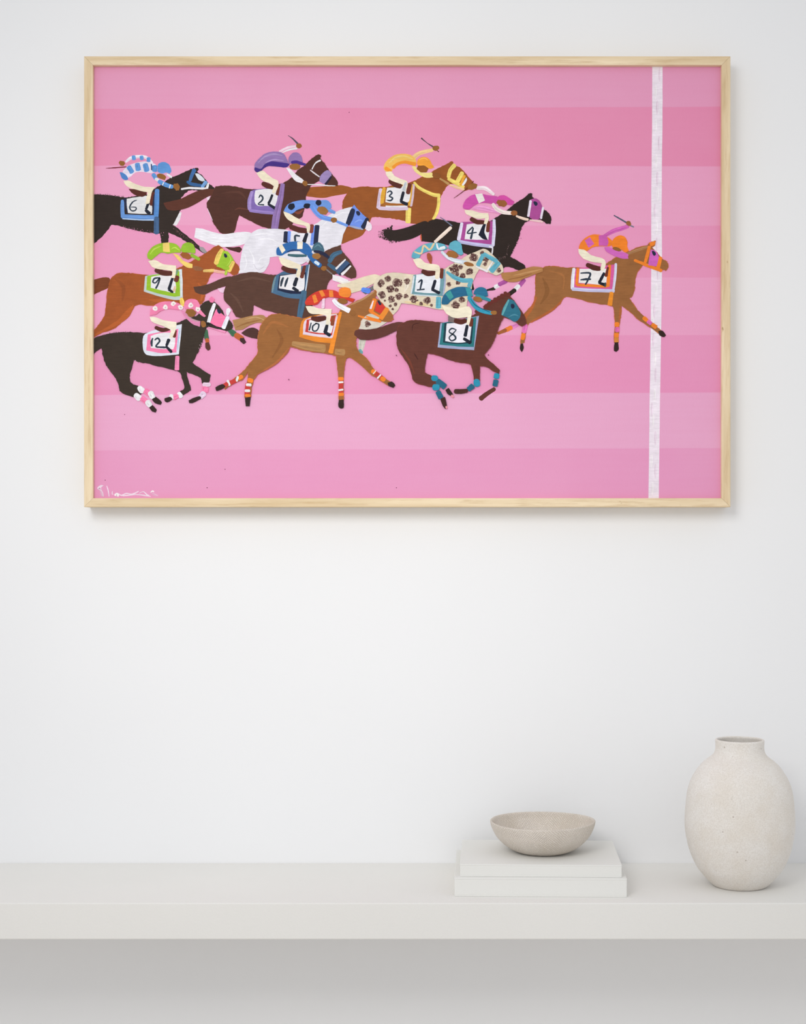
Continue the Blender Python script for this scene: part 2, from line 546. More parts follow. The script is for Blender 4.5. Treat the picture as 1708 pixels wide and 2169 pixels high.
def S(col, wd, s, jit=0.2, rnd=0.75, bristle=True):
    """a brush stroke: wd one width or one per point, in crop units"""
    p = [to_px(q) for q in parse(s)]
    n = len(p)
    ws = list(wd) if isinstance(wd, (tuple, list)) else [wd] * n
    while len(ws) < n: ws.append(ws[-1])
    ws = [v * Crop.k / 2 for v in ws]
    if n == 1: p = [(p[0][0] - 0.5, p[0][1]), (p[0][0] + 0.5, p[0][1])]; ws = ws * 2; n = 2
    q = catmull([(a[0], a[1], b) for a, b in zip(p, ws)], 5)
    left, right = [], []
    for i, (x, y, r) in enumerate(q):
        a = q[max(i - 1, 0)]; b = q[min(i + 1, len(q) - 1)]
        dx, dy = b[0] - a[0], b[1] - a[1]
        m = math.hypot(dx, dy) or 1
        nx, ny = -dy / m, dx / m
        left.append((x + nx * r, y + ny * r)); right.append((x - nx * r, y - ny * r))
    def cap(i, sgn):
        a = q[i]; b = q[i + (1 if i == 0 else -1)]
        dx, dy = a[0] - b[0], a[1] - b[1]
        m = math.hypot(dx, dy) or 1
        dx, dy = dx / m, dy / m
        nx, ny = -dy, dx
        return [(a[0] + a[2] * (math.cos(t) * nx * sg + dx * math.sin(t) * rnd), a[1] + a[2] * (math.cos(t) * ny * sg + dy * math.sin(t) * rnd))
                for sg, t in ((sgn, math.pi / 6), (sgn, math.pi / 3), (sgn, math.pi / 2), (-sgn, math.pi / 3), (-sgn, math.pi / 6))]
    e = cap(len(q) - 1, 1)
    s0 = cap(0, 1)
    LL = [s0[2], s0[3], s0[4]] + left + e[:3]
    RR = [s0[2], s0[1], s0[0]] + right + [e[4], e[3], e[2]]
    add_poly(col, [(x + rng.uniform(-jit, jit), y + rng.uniform(-jit, jit)) for x, y in LL + RR[::-1]], True)
    if bristle and min(col) > 62 and max(ws) > 2.4 and len(q) >= 6:
        for o_, f in ((rng.uniform(-.6, -.2), 1.09), (rng.uniform(.15, .6), 0.90)):
            i0 = rng.randint(0, 1); i1 = len(q) - rng.randint(0, 2)
            L, R = [], []
            for i in range(i0, i1):
                x, y, r = q[i]
                nx, ny = (left[i][0] - x) / (r or 1), (left[i][1] - y) / (r or 1)
                t = (i - i0) / max(1, i1 - i0 - 1)
                h = r * 0.17 * math.sin(math.pi * (0.08 + 0.84 * t)) * rng.uniform(.6, 1.2)
                L.append((x + nx * (r * o_ + h), y + ny * (r * o_ + h))); R.append((x + nx * (r * o_ - h), y + ny * (r * o_ - h)))
            add_poly(tuple(min(250, c * f) for c in col), L + R[::-1], True)

def blob(col, x, y, r, n=10, irr=0.25):
    pts = []
    for i in range(n):
        a = 2 * math.pi * i / n
        rr = r * (1 + rng.uniform(-irr, irr))
        pts.append(to_px((x + rr * math.cos(a), y + rr * math.sin(a))))
    add_poly(col, smooth_closed(pts, 2))

# colours
WH = (232, 229, 232); CR_ = (238, 226, 200); INK = (48, 60, 74); BOOT = (30, 34, 48); HAND = (146, 96, 46); NAVY = (36, 42, 68)
DK = (49, 38, 33); SAD = (88, 42, 34); SAD2 = (108, 52, 38); HOOF = (52, 36, 32)

# ---- pink stripes
C(0, 0, 1708)
def stripe(col, yl0, yl1, yr0, yr1):
    G('painted_stripe', None, M_GROUND)
    n = 24
    t = [(190 + (1536 - 190) * i / n, yl0 + (yr0 - yl0) * i / n + rng.uniform(-.5, .5)) for i in range(n + 1)]
    b = [(190 + (1536 - 190) * i / n, yl1 + (yr1 - yl1) * i / n) for i in range(n, -1, -1)]
    add_poly(col, t + b)
stripe((227, 152, 187), 130, 236, 130, 232)
stripe((227, 137, 174), 231, 357, 226, 358)
stripe((231, 157, 192), 351, 483, 352, 484)
stripe((229, 146, 185), 477, 595, 478, 595)
stripe((232, 157, 194), 590, 716, 588, 716)
stripe((228, 144, 185), 711, 842, 710, 838)
stripe((229, 163, 198), 837, 960, 831, 956)
stripe((226, 149, 189), 954, 1062, 949, 1062)
G('painted_finish_line', 'white painted finish line crossing the pink stripes')
F((240, 228, 238), '1382,130 1404,130 1404,232 1402,440 1403,560 1400,760 1398,900 1396,1062 1374,1062 1376,900 1378,760 1380,560 1380,440 1382,232')
for i in range(26):
    y = 150 + i * 35 + rng.uniform(-8, 8)
    x = 1393 - (y - 130) * 0.0085 + rng.uniform(-6, 6)
    S((246, 236, 242) if i % 2 else (233, 214, 228), (3, 5, 2), f'{x},{y} {x - .3},{y + 14} {x - .5},{y + 28}')

# ================= horse 6
C(190, 300, 490)
G('painted_horse', 'black painted horse with white and blue bridle, number 6')
F(DK, '30,640 150,640 250,650 330,662 400,675 470,672 560,660 700,640 800,560 860,525 930,470 1000,430 1100,390 1200,345 1240,328 1305,320 1312,340 1280,370 1340,400 1400,460 1440,510 1510,570 1500,620 1440,600 1300,585 1200,585 1150,625 1085,695 1120,760 1090,830 1070,880 1040,950 1000,1005 1040,1030 1150,1120 1250,1200 1330,1265 1420,1335 1400,1350 1310,1300 1200,1230 1080,1150 950,1095 950,1160 945,1230 870,1230 862,1160 850,1105 780,1105 620,1080 480,1050 380,1020 260,1000 240,1030 190,1100 120,1170 52,1225 30,1240', edge=DK, ew=0.9)
F((160, 152, 155), '1320,1265 1370,1275 1420,1335 1400,1350 1340,1315')
F(WH, '1085,850 1110,855 1085,950 1045,1015 1005,1005 1050,920')
S((62, 106, 162), (50, 42, 36), '1262,345 1235,400 1212,470')
S((54, 96, 148), (30, 40, 34), '1180,485 1230,512 1345,530')
F((214, 220, 228), '1270,385 1310,385 1375,440 1390,470 1360,480 1310,455')
S((120, 166, 218), (38, 44), '1360,545 1400,490')
S(WH, (24, 34), '1432,505 1412,572')
S(WH, (22, 24, 26, 26), '1110,573 1200,560 1300,564 1410,568')
for i in range(60):
    x = rng.uniform(150, 900); y = 1000 + (x - 260) * 0.155 + rng.uniform(-10, 35)
    if x > 380: blob((226, 140, 180), x, y + 5, rng.uniform(2, 4), 5)
dry(DK, 70, 7, '60,636 200,640 330,655 410,668')
dry((196, 120, 150), 40, 7, '400,1030 560,1075 760,1100')
dry((150, 100, 110), 50, 8, '1010,1050 1120,1130 1280,1250')
G('painted_saddle_cloth', 'white cloth with blue border and number 6')
F((226, 225, 226), '445,690 560,670 690,655 730,700 755,800 750,870 600,870 450,862 435,780')
S((104, 148, 210), (40, 46, 48), '397,715 395,800 400,905')
S((104, 148, 210), (58, 62, 62, 62), '405,905 520,912 650,918 770,918')
S((178, 204, 238), 14, '400,930 520,938 650,945 770,945')
S(NAVY, (38, 26, 14), '428,695 435,760 455,860')
S((98, 46, 36), (34, 44, 36), '768,620 752,700 742,760')
S(NAVY, (12, 22, 22), '778,640 770,760 768,870')
S((88, 140, 205), (54, 58, 58), '815,590 810,750 802,900')
S((68, 98, 138), (58, 62, 64), '808,925 806,1020 806,1095')
S(INK, (8, 16, 18, 16, 16, 14, 10), '568,708 520,728 484,790 505,832 550,830 560,795 500,790')
S(BOOT, (34, 30), '708,745 682,815')
F(BOOT, '660,828 695,822 740,855 728,878 690,868')
G('painted_jockey', 'jockey in blue and white hoops riding number 6')
S((236, 226, 238), (26, 38, 38, 38, 34), '440,242 500,195 590,180 680,190 750,255')
for s in ('530,175 535,215', '625,178 630,215', '712,197 710,238'): S((98, 152, 214), 46, s, rnd=.4)
E(HAND, '355,240 390,232 425,250 420,280 390,294 360,275')
S((128, 50, 66), (5, 14, 12), '198,322 310,315 440,305')
F((230, 220, 236), '380,400 410,345 470,290 560,255 660,240 740,255 800,280 800,360 740,380 640,365 550,375 490,425 430,440')
S((95, 148, 210), (58, 58), '472,305 512,370', rnd=.45)
S((95, 148, 210), (60, 66), '575,270 588,340', rnd=.45)
S((95, 148, 210), (62, 66), '670,275 690,350', rnd=.45)
S((40, 60, 100), 14, '745,275 750,340')
S((92, 145, 206), (60, 62), '785,295 785,355', rnd=.4)
F((80, 130, 195), '362,370 400,375 450,415 465,455 430,465 390,440')
F((95, 150, 212), '820,290 840,260 890,245 945,265 980,320 985,365 960,390 930,375 870,385 820,365')
S(WH, (20, 28), '935,395 985,428')
F(HAND, '810,400 840,385 900,400 925,430 905,465 860,450 820,430')
S((95, 150, 212), 50, '770,400 795,438')
S(WH, 34, '800,450 830,468')
S((95, 150, 212), (50, 52, 46), '840,482 920,522 995,545')
S(WH, 12, '893,492 880,525'); S(WH, 12, '975,520 962,560')
E(HAND, '1005,530 1040,505 1080,520 1085,570 1060,592 1030,575')
F(SAD, '470,570 540,575 620,595 690,600 685,640 640,665 560,650 500,610')
F(CR_, '410,475 470,470 540,505 640,540 750,550 790,550 755,600 735,680 715,745 675,755 685,690 700,610 660,605 560,580 470,550 425,510')

# ================= horse 3
C(640, 270, 1020)
B3 = (150, 84, 38)
G('painted_horse', 'chestnut painted horse with yellow harness, number 3')
F((154, 86, 36), '60,570 200,560 370,550 430,560 490,580 470,620 420,632 300,652 200,672 40,655')
F((154, 86, 40), '405,940 500,950 620,960 570,1030 480,1070 380,1110 370,1080 400,1000')
F(B3, '430,630 450,590 500,575 600,565 740,570 850,565 960,550 1060,515 1130,480 1200,450 1260,410 1330,375 1390,345 1420,325 1440,330 1440,355 1500,380 1540,420 1590,480 1640,540 1665,565 1640,580 1590,590 1540,600 1500,560 1440,540 1400,540 1370,570 1340,620 1320,660 1310,740 1290,820 1260,870 1200,910 1120,915 1040,910 960,885 860,865 760,855 700,850 660,860 620,980 560,900 500,800 390,780 385,740 400,680', edge=(172, 84, 40), ew=0.9)
Y = (238, 214, 112)
S(Y, (22, 28, 30, 34, 36), '1070,525 1110,570 1180,610 1250,640 1305,648')
S(Y, (28, 30, 30, 26), '1303,655 1300,740 1280,820 1252,870')
S(Y, (50, 48), '1015,770 1010,908', rnd=.2)
S(Y, (42, 38, 36), '1450,362 1412,410 1396,470')
S(Y, (28, 38, 36), '1395,490 1450,520 1535,568')
S(Y, (40, 40), '1525,435 1478,520')
S((232, 165, 55), (24, 26), '1548,462 1512,545')
F(WH, '1565,475 1572,500 1540,552 1520,550')
S((240, 198, 160), (18, 22, 22), '1410,550 1480,575 1540,590')
S((186, 146, 92), (16, 24), '1315,488 1395,538')
G('painted_saddle_cloth', 'white cloth with yellow and lilac border and number 3')
E((165, 100, 42), '760,580 1050,545 1030,750 740,750')
S((216, 194, 216), (34, 36, 38), '750,592 737,680 727,760')
S((216, 194, 216), (32, 34, 32), '735,768 860,775 1000,772')
S((208, 184, 196), (26, 28, 24), '1062,548 1052,650 1038,745')
S((225, 168, 58), (30, 40, 32), '782,580 770,650 762,720')
S((225, 168, 58), (20, 22, 20), '1045,550 1035,640 1020,740')
S((165, 100, 42), 26, '770,736 900,738 1000,740')
F(WH, '810,575 900,570 980,560 1030,600 1020,700 980,722 860,722 795,712 800,640')
S(WH, 12, '800,750 900,752 1000,750')
S(INK, (8, 14, 16, 14, 16, 16, 8), '812,622 838,606 856,625 832,655 862,672 845,697 808,692')
S(BOOT, 28, '965,620 945,695'); S(BOOT, (26, 32), '942,705 998,732')
G('painted_jockey', 'jockey in yellow silks and orange cap riding number 3')
S((240, 200, 142), (42, 38, 32), '1065,285 1120,245 1240,215')
S((88, 72, 82), (14, 8, 14), '1138,103 1190,147 1245,182'); S((110, 60, 50), 8, '1280,212 1302,232')
E(HAND, '1240,190 1275,172 1308,185 1295,215 1260,222')
F((241, 190, 95), '780,395 785,350 830,295 890,260 960,250 1030,260 1080,300 1090,340 1070,365 1000,345 930,350 880,370 850,420 800,420')
S((240, 205, 120), (10, 22, 20, 10), '830,340 890,290 970,275 1050,300')
S((241, 152, 50), (30, 26, 28, 36), '870,380 910,348 980,330 1075,350')
S((241, 152, 50), (34, 30), '800,390 840,412')
F((240, 222, 142), '1045,375 1080,370 1100,400 1150,430 1240,430 1250,475 1190,480 1140,465 1080,425')
F((244, 162, 58), '1095,340 1110,300 1160,280 1210,300 1235,345 1260,380 1220,395 1180,375 1110,365')
S((248, 190, 96), (8, 12, 6), '1115,310 1160,292 1200,312')
E((140, 84, 36), '1095,375 1130,362 1190,375 1200,410 1160,430 1110,415')
E((140, 84, 40), '1245,440 1300,435 1320,470 1290,490 1250,475')
S(SAD, (44, 50, 46), '842,512 890,545 935,560')
S(SAD2, 42, '1025,550 1010,622')
F(CR_, '795,425 850,420 880,460 940,490 1000,515 1005,560 985,605 955,600 960,545 900,525 840,500 805,460')
S((192, 198, 206), (24, 30), '988,530 970,595')

# ================= horse 2
C(190, 300, 490)
G('painted_horse', 'dark brown painted horse with lilac noseband, number 2')
F((92, 50, 38), '890,740 980,720 1100,690 1200,640 1320,590 1420,570 1515,575 1510,640 1430,662 1300,740 1180,800 1050,830 940,820')
C(410, 270, 750)
B2 = (80, 46, 37)
F(B2, '225,650 240,630 330,622 440,630 560,655 640,660 760,655 880,640 960,590 1040,540 1090,480 1130,440 1180,410 1240,350 1300,305 1330,290 1358,300 1350,330 1400,390 1440,455 1490,520 1530,570 1535,620 1470,620 1410,605 1340,570 1300,590 1250,620 1230,660 1200,720 1190,800 1175,880 1150,955 1090,980 1040,1040 950,1090 860,1085 800,1075 700,1040 600,990 520,950 490,930 470,980 440,1090 420,1125 340,1130 290,1120 250,1070 205,1000 180,920 145,850 150,790 185,740', edge=(104, 56, 42), ew=0.7)
S((90, 54, 44), (10, 26, 10), '300,700 480,690 560,760'); S((104, 60, 48), (6, 14, 6), '440,880 490,860 600,880')
S((128, 66, 50), (10, 30, 10), '1070,900 1120,910 1165,880')
S((230, 208, 224), (5, 8, 5), '150,865 175,925 203,990')
F((236, 214, 228), '140,745 178,733 165,772 148,778')
S(WH, (18, 14, 10), '1350,352 1300,380 1262,445'); S((222, 214, 218), (10, 14, 12), '1245,455 1290,490 1340,525')
F((158, 136, 186), '1340,575 1350,520 1390,475 1430,455 1470,490 1465,520 1430,560 1390,605')
S((38, 30, 52), 20, '1465,528 1408,605')
S(WH, (8, 12, 10, 6), '1215,608 1320,610 1430,620 1510,622')
C(400, 400, 820)
F((76, 42, 36), '310,500 380,505 440,500 460,520 440,548 400,540 350,525')
C(410, 270, 750)
G('painted_saddle_cloth', 'white cloth with purple border and number 2')
F((128, 104, 172), '590,760 600,700 640,665 900,640 960,640 940,760 900,930 780,915 620,900 580,870')
S((164, 140, 200), (34, 40, 40), '622,690 597,780 597,865'); S((152, 128, 192), (32, 34, 32), '605,885 720,900 855,912')
F(WH, '660,670 760,655 850,660 895,700 890,780 870,840 760,835 690,835 655,800 650,730')
S(INK, (10, 18, 18, 18, 12, 16), '697,748 715,722 738,745 730,778 690,818 748,824')
S(BOOT, 26, '838,722 820,770 800,806'); S(BOOT, (26, 32), '800,818 866,860')
S(SAD2, (32, 40), '922,612 895,710')
S((144, 114, 170), (44, 54, 66, 78, 74), '950,602 935,720 905,850 880,960 865,1075', rnd=.3)
G('painted_jockey', 'jockey in purple silks riding number 2')
S((240, 196, 216), (44, 40, 34), '925,262 1000,226 1095,205'); S(WH, (6, 8, 8), '915,256 1000,208 1090,193'); S(WH, (6, 16, 18), '950,268 1020,238 1098,224')
S((84, 76, 92), (4, 14, 20), '1008,86 1060,122 1115,180')
E((150, 96, 50), '1090,190 1120,168 1152,185 1145,215 1110,222')
F((146, 116, 172), '650,440 655,385 700,330 760,280 840,258 920,262 965,285 990,330 1010,385 990,420 900,415 800,412 750,430 710,475 660,470')
F((68, 46, 128), '648,440 658,425 720,440 760,392 830,362 920,370 990,380 1025,390 990,425 900,418 800,412 750,435 705,478 660,470')
S((166, 142, 190), (6, 18, 20, 8), '690,375 760,312 850,285 945,300'); S((176, 150, 200), (6, 12, 6), '770,375 850,345 960,355')
F((146, 116, 172), '1010,350 1020,310 1060,270 1110,270 1145,300 1165,365 1130,385 1050,385 1015,385')
S((74, 50, 136), (30, 38, 24), '1050,372 1100,372 1188,395')
F((154, 102, 52), '1020,410 1050,390 1110,388 1140,410 1125,440 1080,452 1035,440')
F((238, 234, 238), '985,430 1030,440 1090,500 1170,560 1190,595 1140,590 1085,570 1030,500')
E(HAND, '1160,580 1190,568 1215,590 1205,625 1170,615')
S(SAD, (44, 56, 46), '742,600 790,622 838,638')
F(CR_, '670,485 740,462 800,510 850,545 900,570 905,620 880,680 855,705 835,690 855,625 800,590 740,570 700,530')

# ================= horse 5
C(400, 400, 820)
W5 = (228, 225, 233)
G('painted_horse', 'white painted horse with blue hood, number 5')
F((236, 233, 239), '60,338 120,345 200,370 300,390 420,375 530,375 545,410 480,475 380,498 260,498 150,460 48,420')
F(W5, '530,390 600,350 700,345 820,350 900,365 1080,310 1150,265 1230,215 1330,175 1410,155 1360,300 1360,330 1330,400 1310,480 1250,520 1180,540 1100,600 1040,640 960,600 800,580 700,590 690,650 640,720 540,720 430,730 445,620 470,500 520,420')
for s in ('560,400 650,385 740,400', '600,440 690,430 780,470', '520,520 560,600 560,680', '480,560 500,640 480,700', '600,640 620,600 680,590', '1140,330 1220,260 1340,200', '100,380 250,430 430,420', '90,410 240,455 420,455'):
    S((242, 240, 245), (3, 10, 3), s)
S((212, 206, 216), (4, 10, 4), '560,650 600,700 660,660')
F((112, 144, 228), '1405,170 1425,138 1450,170 1500,220 1545,260 1520,320 1490,340 1420,325 1360,305')
S((140, 170, 240), (6, 14, 6), '1430,290 1470,270 1500,280')
S(NAVY, (40, 46, 40), '1415,185 1395,245 1372,300'); S(NAVY, (30, 38), '1538,262 1502,330')
E(NAVY, '1440,195 1470,195 1478,225 1455,232')
F((236, 224, 234), '1540,275 1575,310 1575,350 1550,368 1520,345')
S((158, 166, 196), (10, 18, 10), '1390,322 1440,335 1500,350')
G('painted_saddle_cloth', 'white cloth with navy and blue border and number 5, half hidden')
S(NAVY, 40, '840,372 835,460', rnd=.3); S((116, 148, 228), 26, '868,368 862,455', rnd=.3)
S(NAVY, (40, 46), '1108,318 1090,475', rnd=.3); S((112, 144, 228), 26, '1075,322 1060,485', rnd=.3)
S((136, 66, 54), (34, 36), '1062,318 1055,370')
S(INK, (14, 18, 18), '955,408 918,406 918,448'); S(BOOT, (28, 34), '1017,390 995,455')
G('painted_jockey', 'jockey in blue silks with navy spots riding number 5')
F((108, 148, 222), '820,190 850,140 910,110 990,98 1080,100 1150,100 1190,110 1150,150 1080,180 1040,165 990,165 930,185 890,215 840,205')
for q_ in ('855,145 890,125 915,140 905,175 870,182', '990,140 1020,125 1052,140 1040,165 1000,168'): E((28, 32, 48), q_)
F((110, 152, 220), '1140,100 1190,98 1225,130 1230,165 1190,175 1150,150')
E((28, 32, 52), '1095,110 1120,95 1145,115 1130,145 1100,138')
S((110, 152, 220), (30, 26), '1200,180 1255,205')
S((108, 150, 226), (46, 40, 40, 38), '1065,150 1095,200 1150,245 1240,268')
E((154, 106, 56), '1108,170 1140,152 1195,175 1195,210 1160,222 1120,205')
S((108, 150, 226), 22, '1275,282 1365,318')
E(HAND, '1225,258 1260,248 1280,270 1260,292 1230,285')
S(SAD, (40, 48, 44), '880,328 950,355 1010,362')
F(CR_, '815,195 870,215 920,245 1000,285 1045,310 1040,380 1020,370 1010,325 920,300 860,270 830,235')

# ================= horse 4
C(790, 370, 1190)
D4 = (46, 35, 31)
G('painted_horse', 'black painted horse with magenta hood, number 4')
for i in range(420):
    t = rng.random() ** 0.55
    x = 45 + 130 * t; yc = 535 + 30 * t * (1 - t) - 5 * t
    y = yc + rng.uniform(-1, 1) * (28 + 40 * t)
    blob(D4, x, y, rng.uniform(1.5, 3.2) + 2.6 * t, 5, .4)
for i in range(150):
    t = rng.random()
    x = 150 + 300 * t; y = 612 - 130 * t * t + rng.uniform(-12, 7)
    blob(D4, x, y, rng.uniform(1.5, 4), 5, .4)
F(D4, '112,500 200,502 300,480 400,445 470,420 520,440 470,510 400,560 300,595 200,600 135,580 100,550 98,520')
F(D4, '440,600 440,530 480,450 520,420 570,405 640,415 740,430 800,440 900,440 1050,430 1100,400 1170,355 1230,310 1280,270 1340,230 1400,190 1410,175 1440,172 1440,205 1500,235 1540,310 1580,340 1610,385 1608,445 1570,440 1530,410 1450,400 1400,420 1370,440 1340,490 1320,560 1290,640 1250,720 1240,745 1290,770 1370,820 1380,850 1340,868 1260,840 1200,830 1180,850 1130,790 1090,740 1000,720 880,730 800,690 700,640 600,620 480,605', edge=D4, ew=0.9)
S((216, 100, 60), (5, 12, 5), '437,540 435,570 440,598')
F((172, 78, 148), '1420,230 1470,215 1510,240 1530,290 1510,395 1470,410 1415,380')
S((232, 222, 236), 22, '1427,240 1407,375'); S((232, 222, 236), 20, '1540,300 1522,395')
E(NAVY, '1450,245 1480,245 1492,270 1470,285')
S((236, 208, 190), (18, 24, 22), '1300,375 1350,395 1402,408'); S((238, 200, 200), (10, 20, 16), '1420,412 1480,418 1535,428')
S((110, 116, 140), (4, 10, 12), '610,385 660,420 715,462')
S(D4, (16, 30), '1035,1045 1100,1030'); S(WH, 36, '1108,1015 1135,1003'); S((172, 84, 156), 38, '1145,992 1205,965')
S((172, 84, 156), 38, '1368,955 1328,1003'); S(WH, 40, '1318,1008 1292,1035'); S(D4, 38, '1284,1045 1230,1085')
S(D4, 26, '895,990 905,1035')
S(SAD2, (6, 10, 6, 3), '910,60 880,100 820,150 735,212')
dry(D4, 60, 6, '1340,490 1318,570 1285,650 1248,725')
dry((140, 110, 110), 40, 7, '1225,640 1200,740 1130,770')
G('painted_saddle_cloth', 'white cloth with magenta and lilac border and number 4')
F((168, 74, 146), '800,430 1095,420 1085,640 790,600')
S((222, 214, 234), (26, 32, 32), '806,442 790,520 777,588'); S((192, 188, 226), (30, 32, 32), '780,606 920,630 1080,650'); S((214, 210, 234), (26, 30, 28), '1097,412 1097,520 1087,640')
F(WH, '850,450 1000,440 1050,470 1045,590 940,590 830,585')
S(WH, 12, '1055,650 1083,665 1076,730')
S(INK, (12, 14, 10), '902,475 855,530 938,523'); S(INK, (14, 20), '908,485 888,578')
F((28, 30, 46), '1000,450 1025,445 1010,520 1040,590 1000,585 955,545')
S(SAD2, (30, 34), '1047,430 1040,510')
G('painted_jockey', 'jockey in magenta silks with a white band riding number 4')
S((242, 222, 228), (32, 36, 26), '948,122 1020,125 1092,178')
E(HAND, '858,112 880,85 930,80 945,105 920,130 870,135')
S((236, 158, 206), (10, 50, 30, 10), '900,305 990,300 1100,330 1150,350')
F((204, 82, 166), '815,280 840,230 880,195 940,175 1000,178 1060,190 1130,200 1160,230 1110,265 1020,255 960,260 910,285 870,315 820,305')
F((236, 228, 222), '925,178 990,172 1015,235 960,260')
F((210, 78, 162), '1120,230 1140,195 1190,188 1230,210 1280,245 1260,275 1200,265')
E((150, 92, 50), '1120,240 1160,230 1210,245 1205,285 1160,288 1130,270')
S((240, 224, 218), (32, 36, 36, 34), '1088,270 1120,310 1180,340 1250,348')
E((150, 92, 50), '1250,335 1290,325 1310,350 1290,370 1255,365')
S(SAD, (36, 42, 38), '892,402 940,428 1000,432')
F(CR_, '830,320 900,325 970,345 1045,350 1050,400 1030,450 1005,445 1015,395 950,400 880,375 840,350')

# ================= horse 9
C(190, 490, 550)
B9 = (162, 84, 40)
G('painted_horse', 'orange chestnut painted horse with green and yellow hood, number 9')
F((126, 66, 36), '30,490 120,465 190,465 212,500 200,560 120,600 30,642')
F(B9, '175,640 190,560 215,480 270,430 340,420 430,425 560,440 700,440 870,380 960,340 1050,290 1120,250 1200,200 1290,145 1340,175 1400,240 1470,320 1505,370 1490,420 1450,440 1400,410 1330,390 1270,400 1220,430 1190,500 1160,560 1160,650 1130,720 1050,745 900,745 740,745 600,745 470,740 410,830 340,900 240,980 120,1020 30,1070 40,1010 100,930 150,850 165,760', edge=(190, 98, 48), ew=0.9)
S((182, 94, 44), (10, 60, 40, 14), '440,745 380,830 280,920 60,1040'); S((150, 78, 38), (10, 40, 14), '260,480 340,560 330,700')
S((182, 94, 44), (10, 40, 10), '600,690 720,700 860,690'); S((182, 94, 44), (10, 40, 10), '1090,520 1140,600 1120,700')
S((66, 108, 80), 44, '1165,1000 1178,1080'); S((190, 96, 52), (40, 36), '1180,1090 1186,1112')
F((86, 48, 42), '1165,1120 1200,1115 1215,1180 1190,1200 1165,1170')
S((66, 108, 80), (40, 62), '1400,985 1450,1030'); S((190, 96, 52), 56, '1475,1045 1530,1080')
F((64, 40, 40), '1510,1075 1550,1070 1575,1115 1550,1135 1515,1105')
S((235, 202, 104), (40, 54, 46), '1332,190 1300,250 1272,320')
F((154, 194, 52), '1340,200 1390,205 1450,300 1420,380 1350,385 1290,345 1310,280')
S((184, 214, 84), (4, 12, 4), '1395,230 1420,290 1380,350'); S((235, 202, 104), (36, 44), '1445,312 1402,395')
S((154, 194, 52), (24, 32), '1285,345 1395,375'); S((176, 204, 70), 26, '1375,400 1368,432')
E(NAVY, '1350,225 1375,230 1385,260 1360,265')
S((226, 188, 110), (26, 32, 32), '1150,398 1220,396 1250,395'); S((240, 180, 160), (30, 26), '1260,400 1350,415')
G('painted_saddle_cloth', 'white cloth with green border and number 9')
F((190, 200, 200), '560,450 930,380 940,690 850,690 700,655 545,605')
F((150, 192, 46), '580,450 910,400 915,650 850,658 700,628 570,588')
F(WH, '620,460 720,440 850,440 870,560 860,622 760,602 615,568')
S((218, 224, 230), (20, 28, 22), '912,388 922,500 922,650')
S((110, 150, 112), (22, 28), '885,392 868,430')
S(INK, (12, 18, 16, 14, 16, 18, 18), '705,468 655,475 637,508 665,518 706,470 692,525 668,572')
S(BOOT, (26, 32), '835,470 800,578'); S(BOOT, 26, '800,588 835,610'); S((232, 196, 166), (20, 26), '860,560 850,600')
S(SAD2, 48, '880,462 870,495'); S((240, 206, 100), (34, 46, 30), '925,680 930,710 938,745')
G('painted_jockey', 'jockey in lime green silks with yellow band riding number 9')
F((152, 192, 48), '585,270 585,220 630,160 700,125 790,115 870,130 915,180 915,215 850,215 790,225 720,215 670,250 620,290')
S((188, 216, 84), (4, 16, 4), '610,230 650,180 720,150'); S((188, 216, 84), (4, 14, 4), '820,180 860,165 905,195')
F((238, 206, 112), '735,120 800,112 810,210 740,205')
F((238, 206, 112), '835,220 890,240 950,300 1035,330 1035,370 980,365 910,310')
F((146, 188, 52), '920,180 940,130 990,112 1040,130 1065,190 1060,225 1000,215 930,210')
S((146, 188, 52), (34, 30), '1025,240 1100,282')
E((156, 90, 44), '915,225 960,212 1020,245 1010,280 960,275 920,250')
E((150, 96, 62), '1040,350 1120,360 1140,390 1090,400 1045,385')
S(SAD, (46, 54, 46), '672,392 740,420 820,425')
F(CR_, '590,300 660,290 740,330 870,345 870,400 860,470 825,470 835,400 760,390 640,365')

# ================= horse 11
C(400, 400, 820)
B11 = (88, 58, 47)
G('painted_horse', 'dark brown painted horse with slate blue bridle, number 11')
F(B11, '42,845 120,835 200,810 290,770 350,755 390,760 350,820 280,850 200,880 130,912 60,892')
F(B11, '320,850 330,780 400,750 500,725 590,722 680,740 760,745 900,735 1020,670 1050,610 1100,580 1170,545 1230,515 1310,488 1312,520 1340,560 1390,620 1440,710 1440,760 1400,772 1340,745 1270,730 1240,760 1200,810 1180,870 1120,900 1100,960 1060,1010 1060,1060 1190,1090 1190,1130 1000,1110 930,1110 860,1100 760,1070 650,1040 560,1000 548,1080 540,1110 480,1110 410,1100 370,1030 310,960 305,890', edge=(100, 60, 48), ew=0.7)
F((234, 196, 220), '250,860 315,848 300,900 270,890')
S((98, 68, 56), (8, 22, 8), '420,800 560,770 700,800'); S((98, 68, 56), (8, 22, 8), '360,900 420,960 470,1060')
S((68, 104, 132), (30, 42, 38), '1312,545 1250,572 1215,625'); S((62, 96, 124), (28, 36), '1205,652 1262,692')
S((58, 84, 120), (56, 60), '1372,640 1288,725', rnd=.3); S(WH, (12, 18), '1350,610 1272,688'); S((28, 34, 56), 18, '1385,655 1305,738'); S(WH, (14, 24), '1395,668 1322,738')
F((238, 230, 236), '1240,740 1300,755 1380,790 1340,812 1240,790')
C(440, 590, 860)
F((78, 48, 44), '290,470 350,430 400,425 440,450 435,520 380,512 320,490')
C(400, 400, 820)
G('painted_saddle_cloth', 'white cloth with slate blue border and number 11')
F((72, 106, 138), '755,745 1040,650 1000,950 850,940 710,895')
S((112, 140, 150), (10, 18, 10), '750,760 730,830 722,890')
F((30, 38, 66), '780,745 1010,720 1000,905 880,905 765,875')
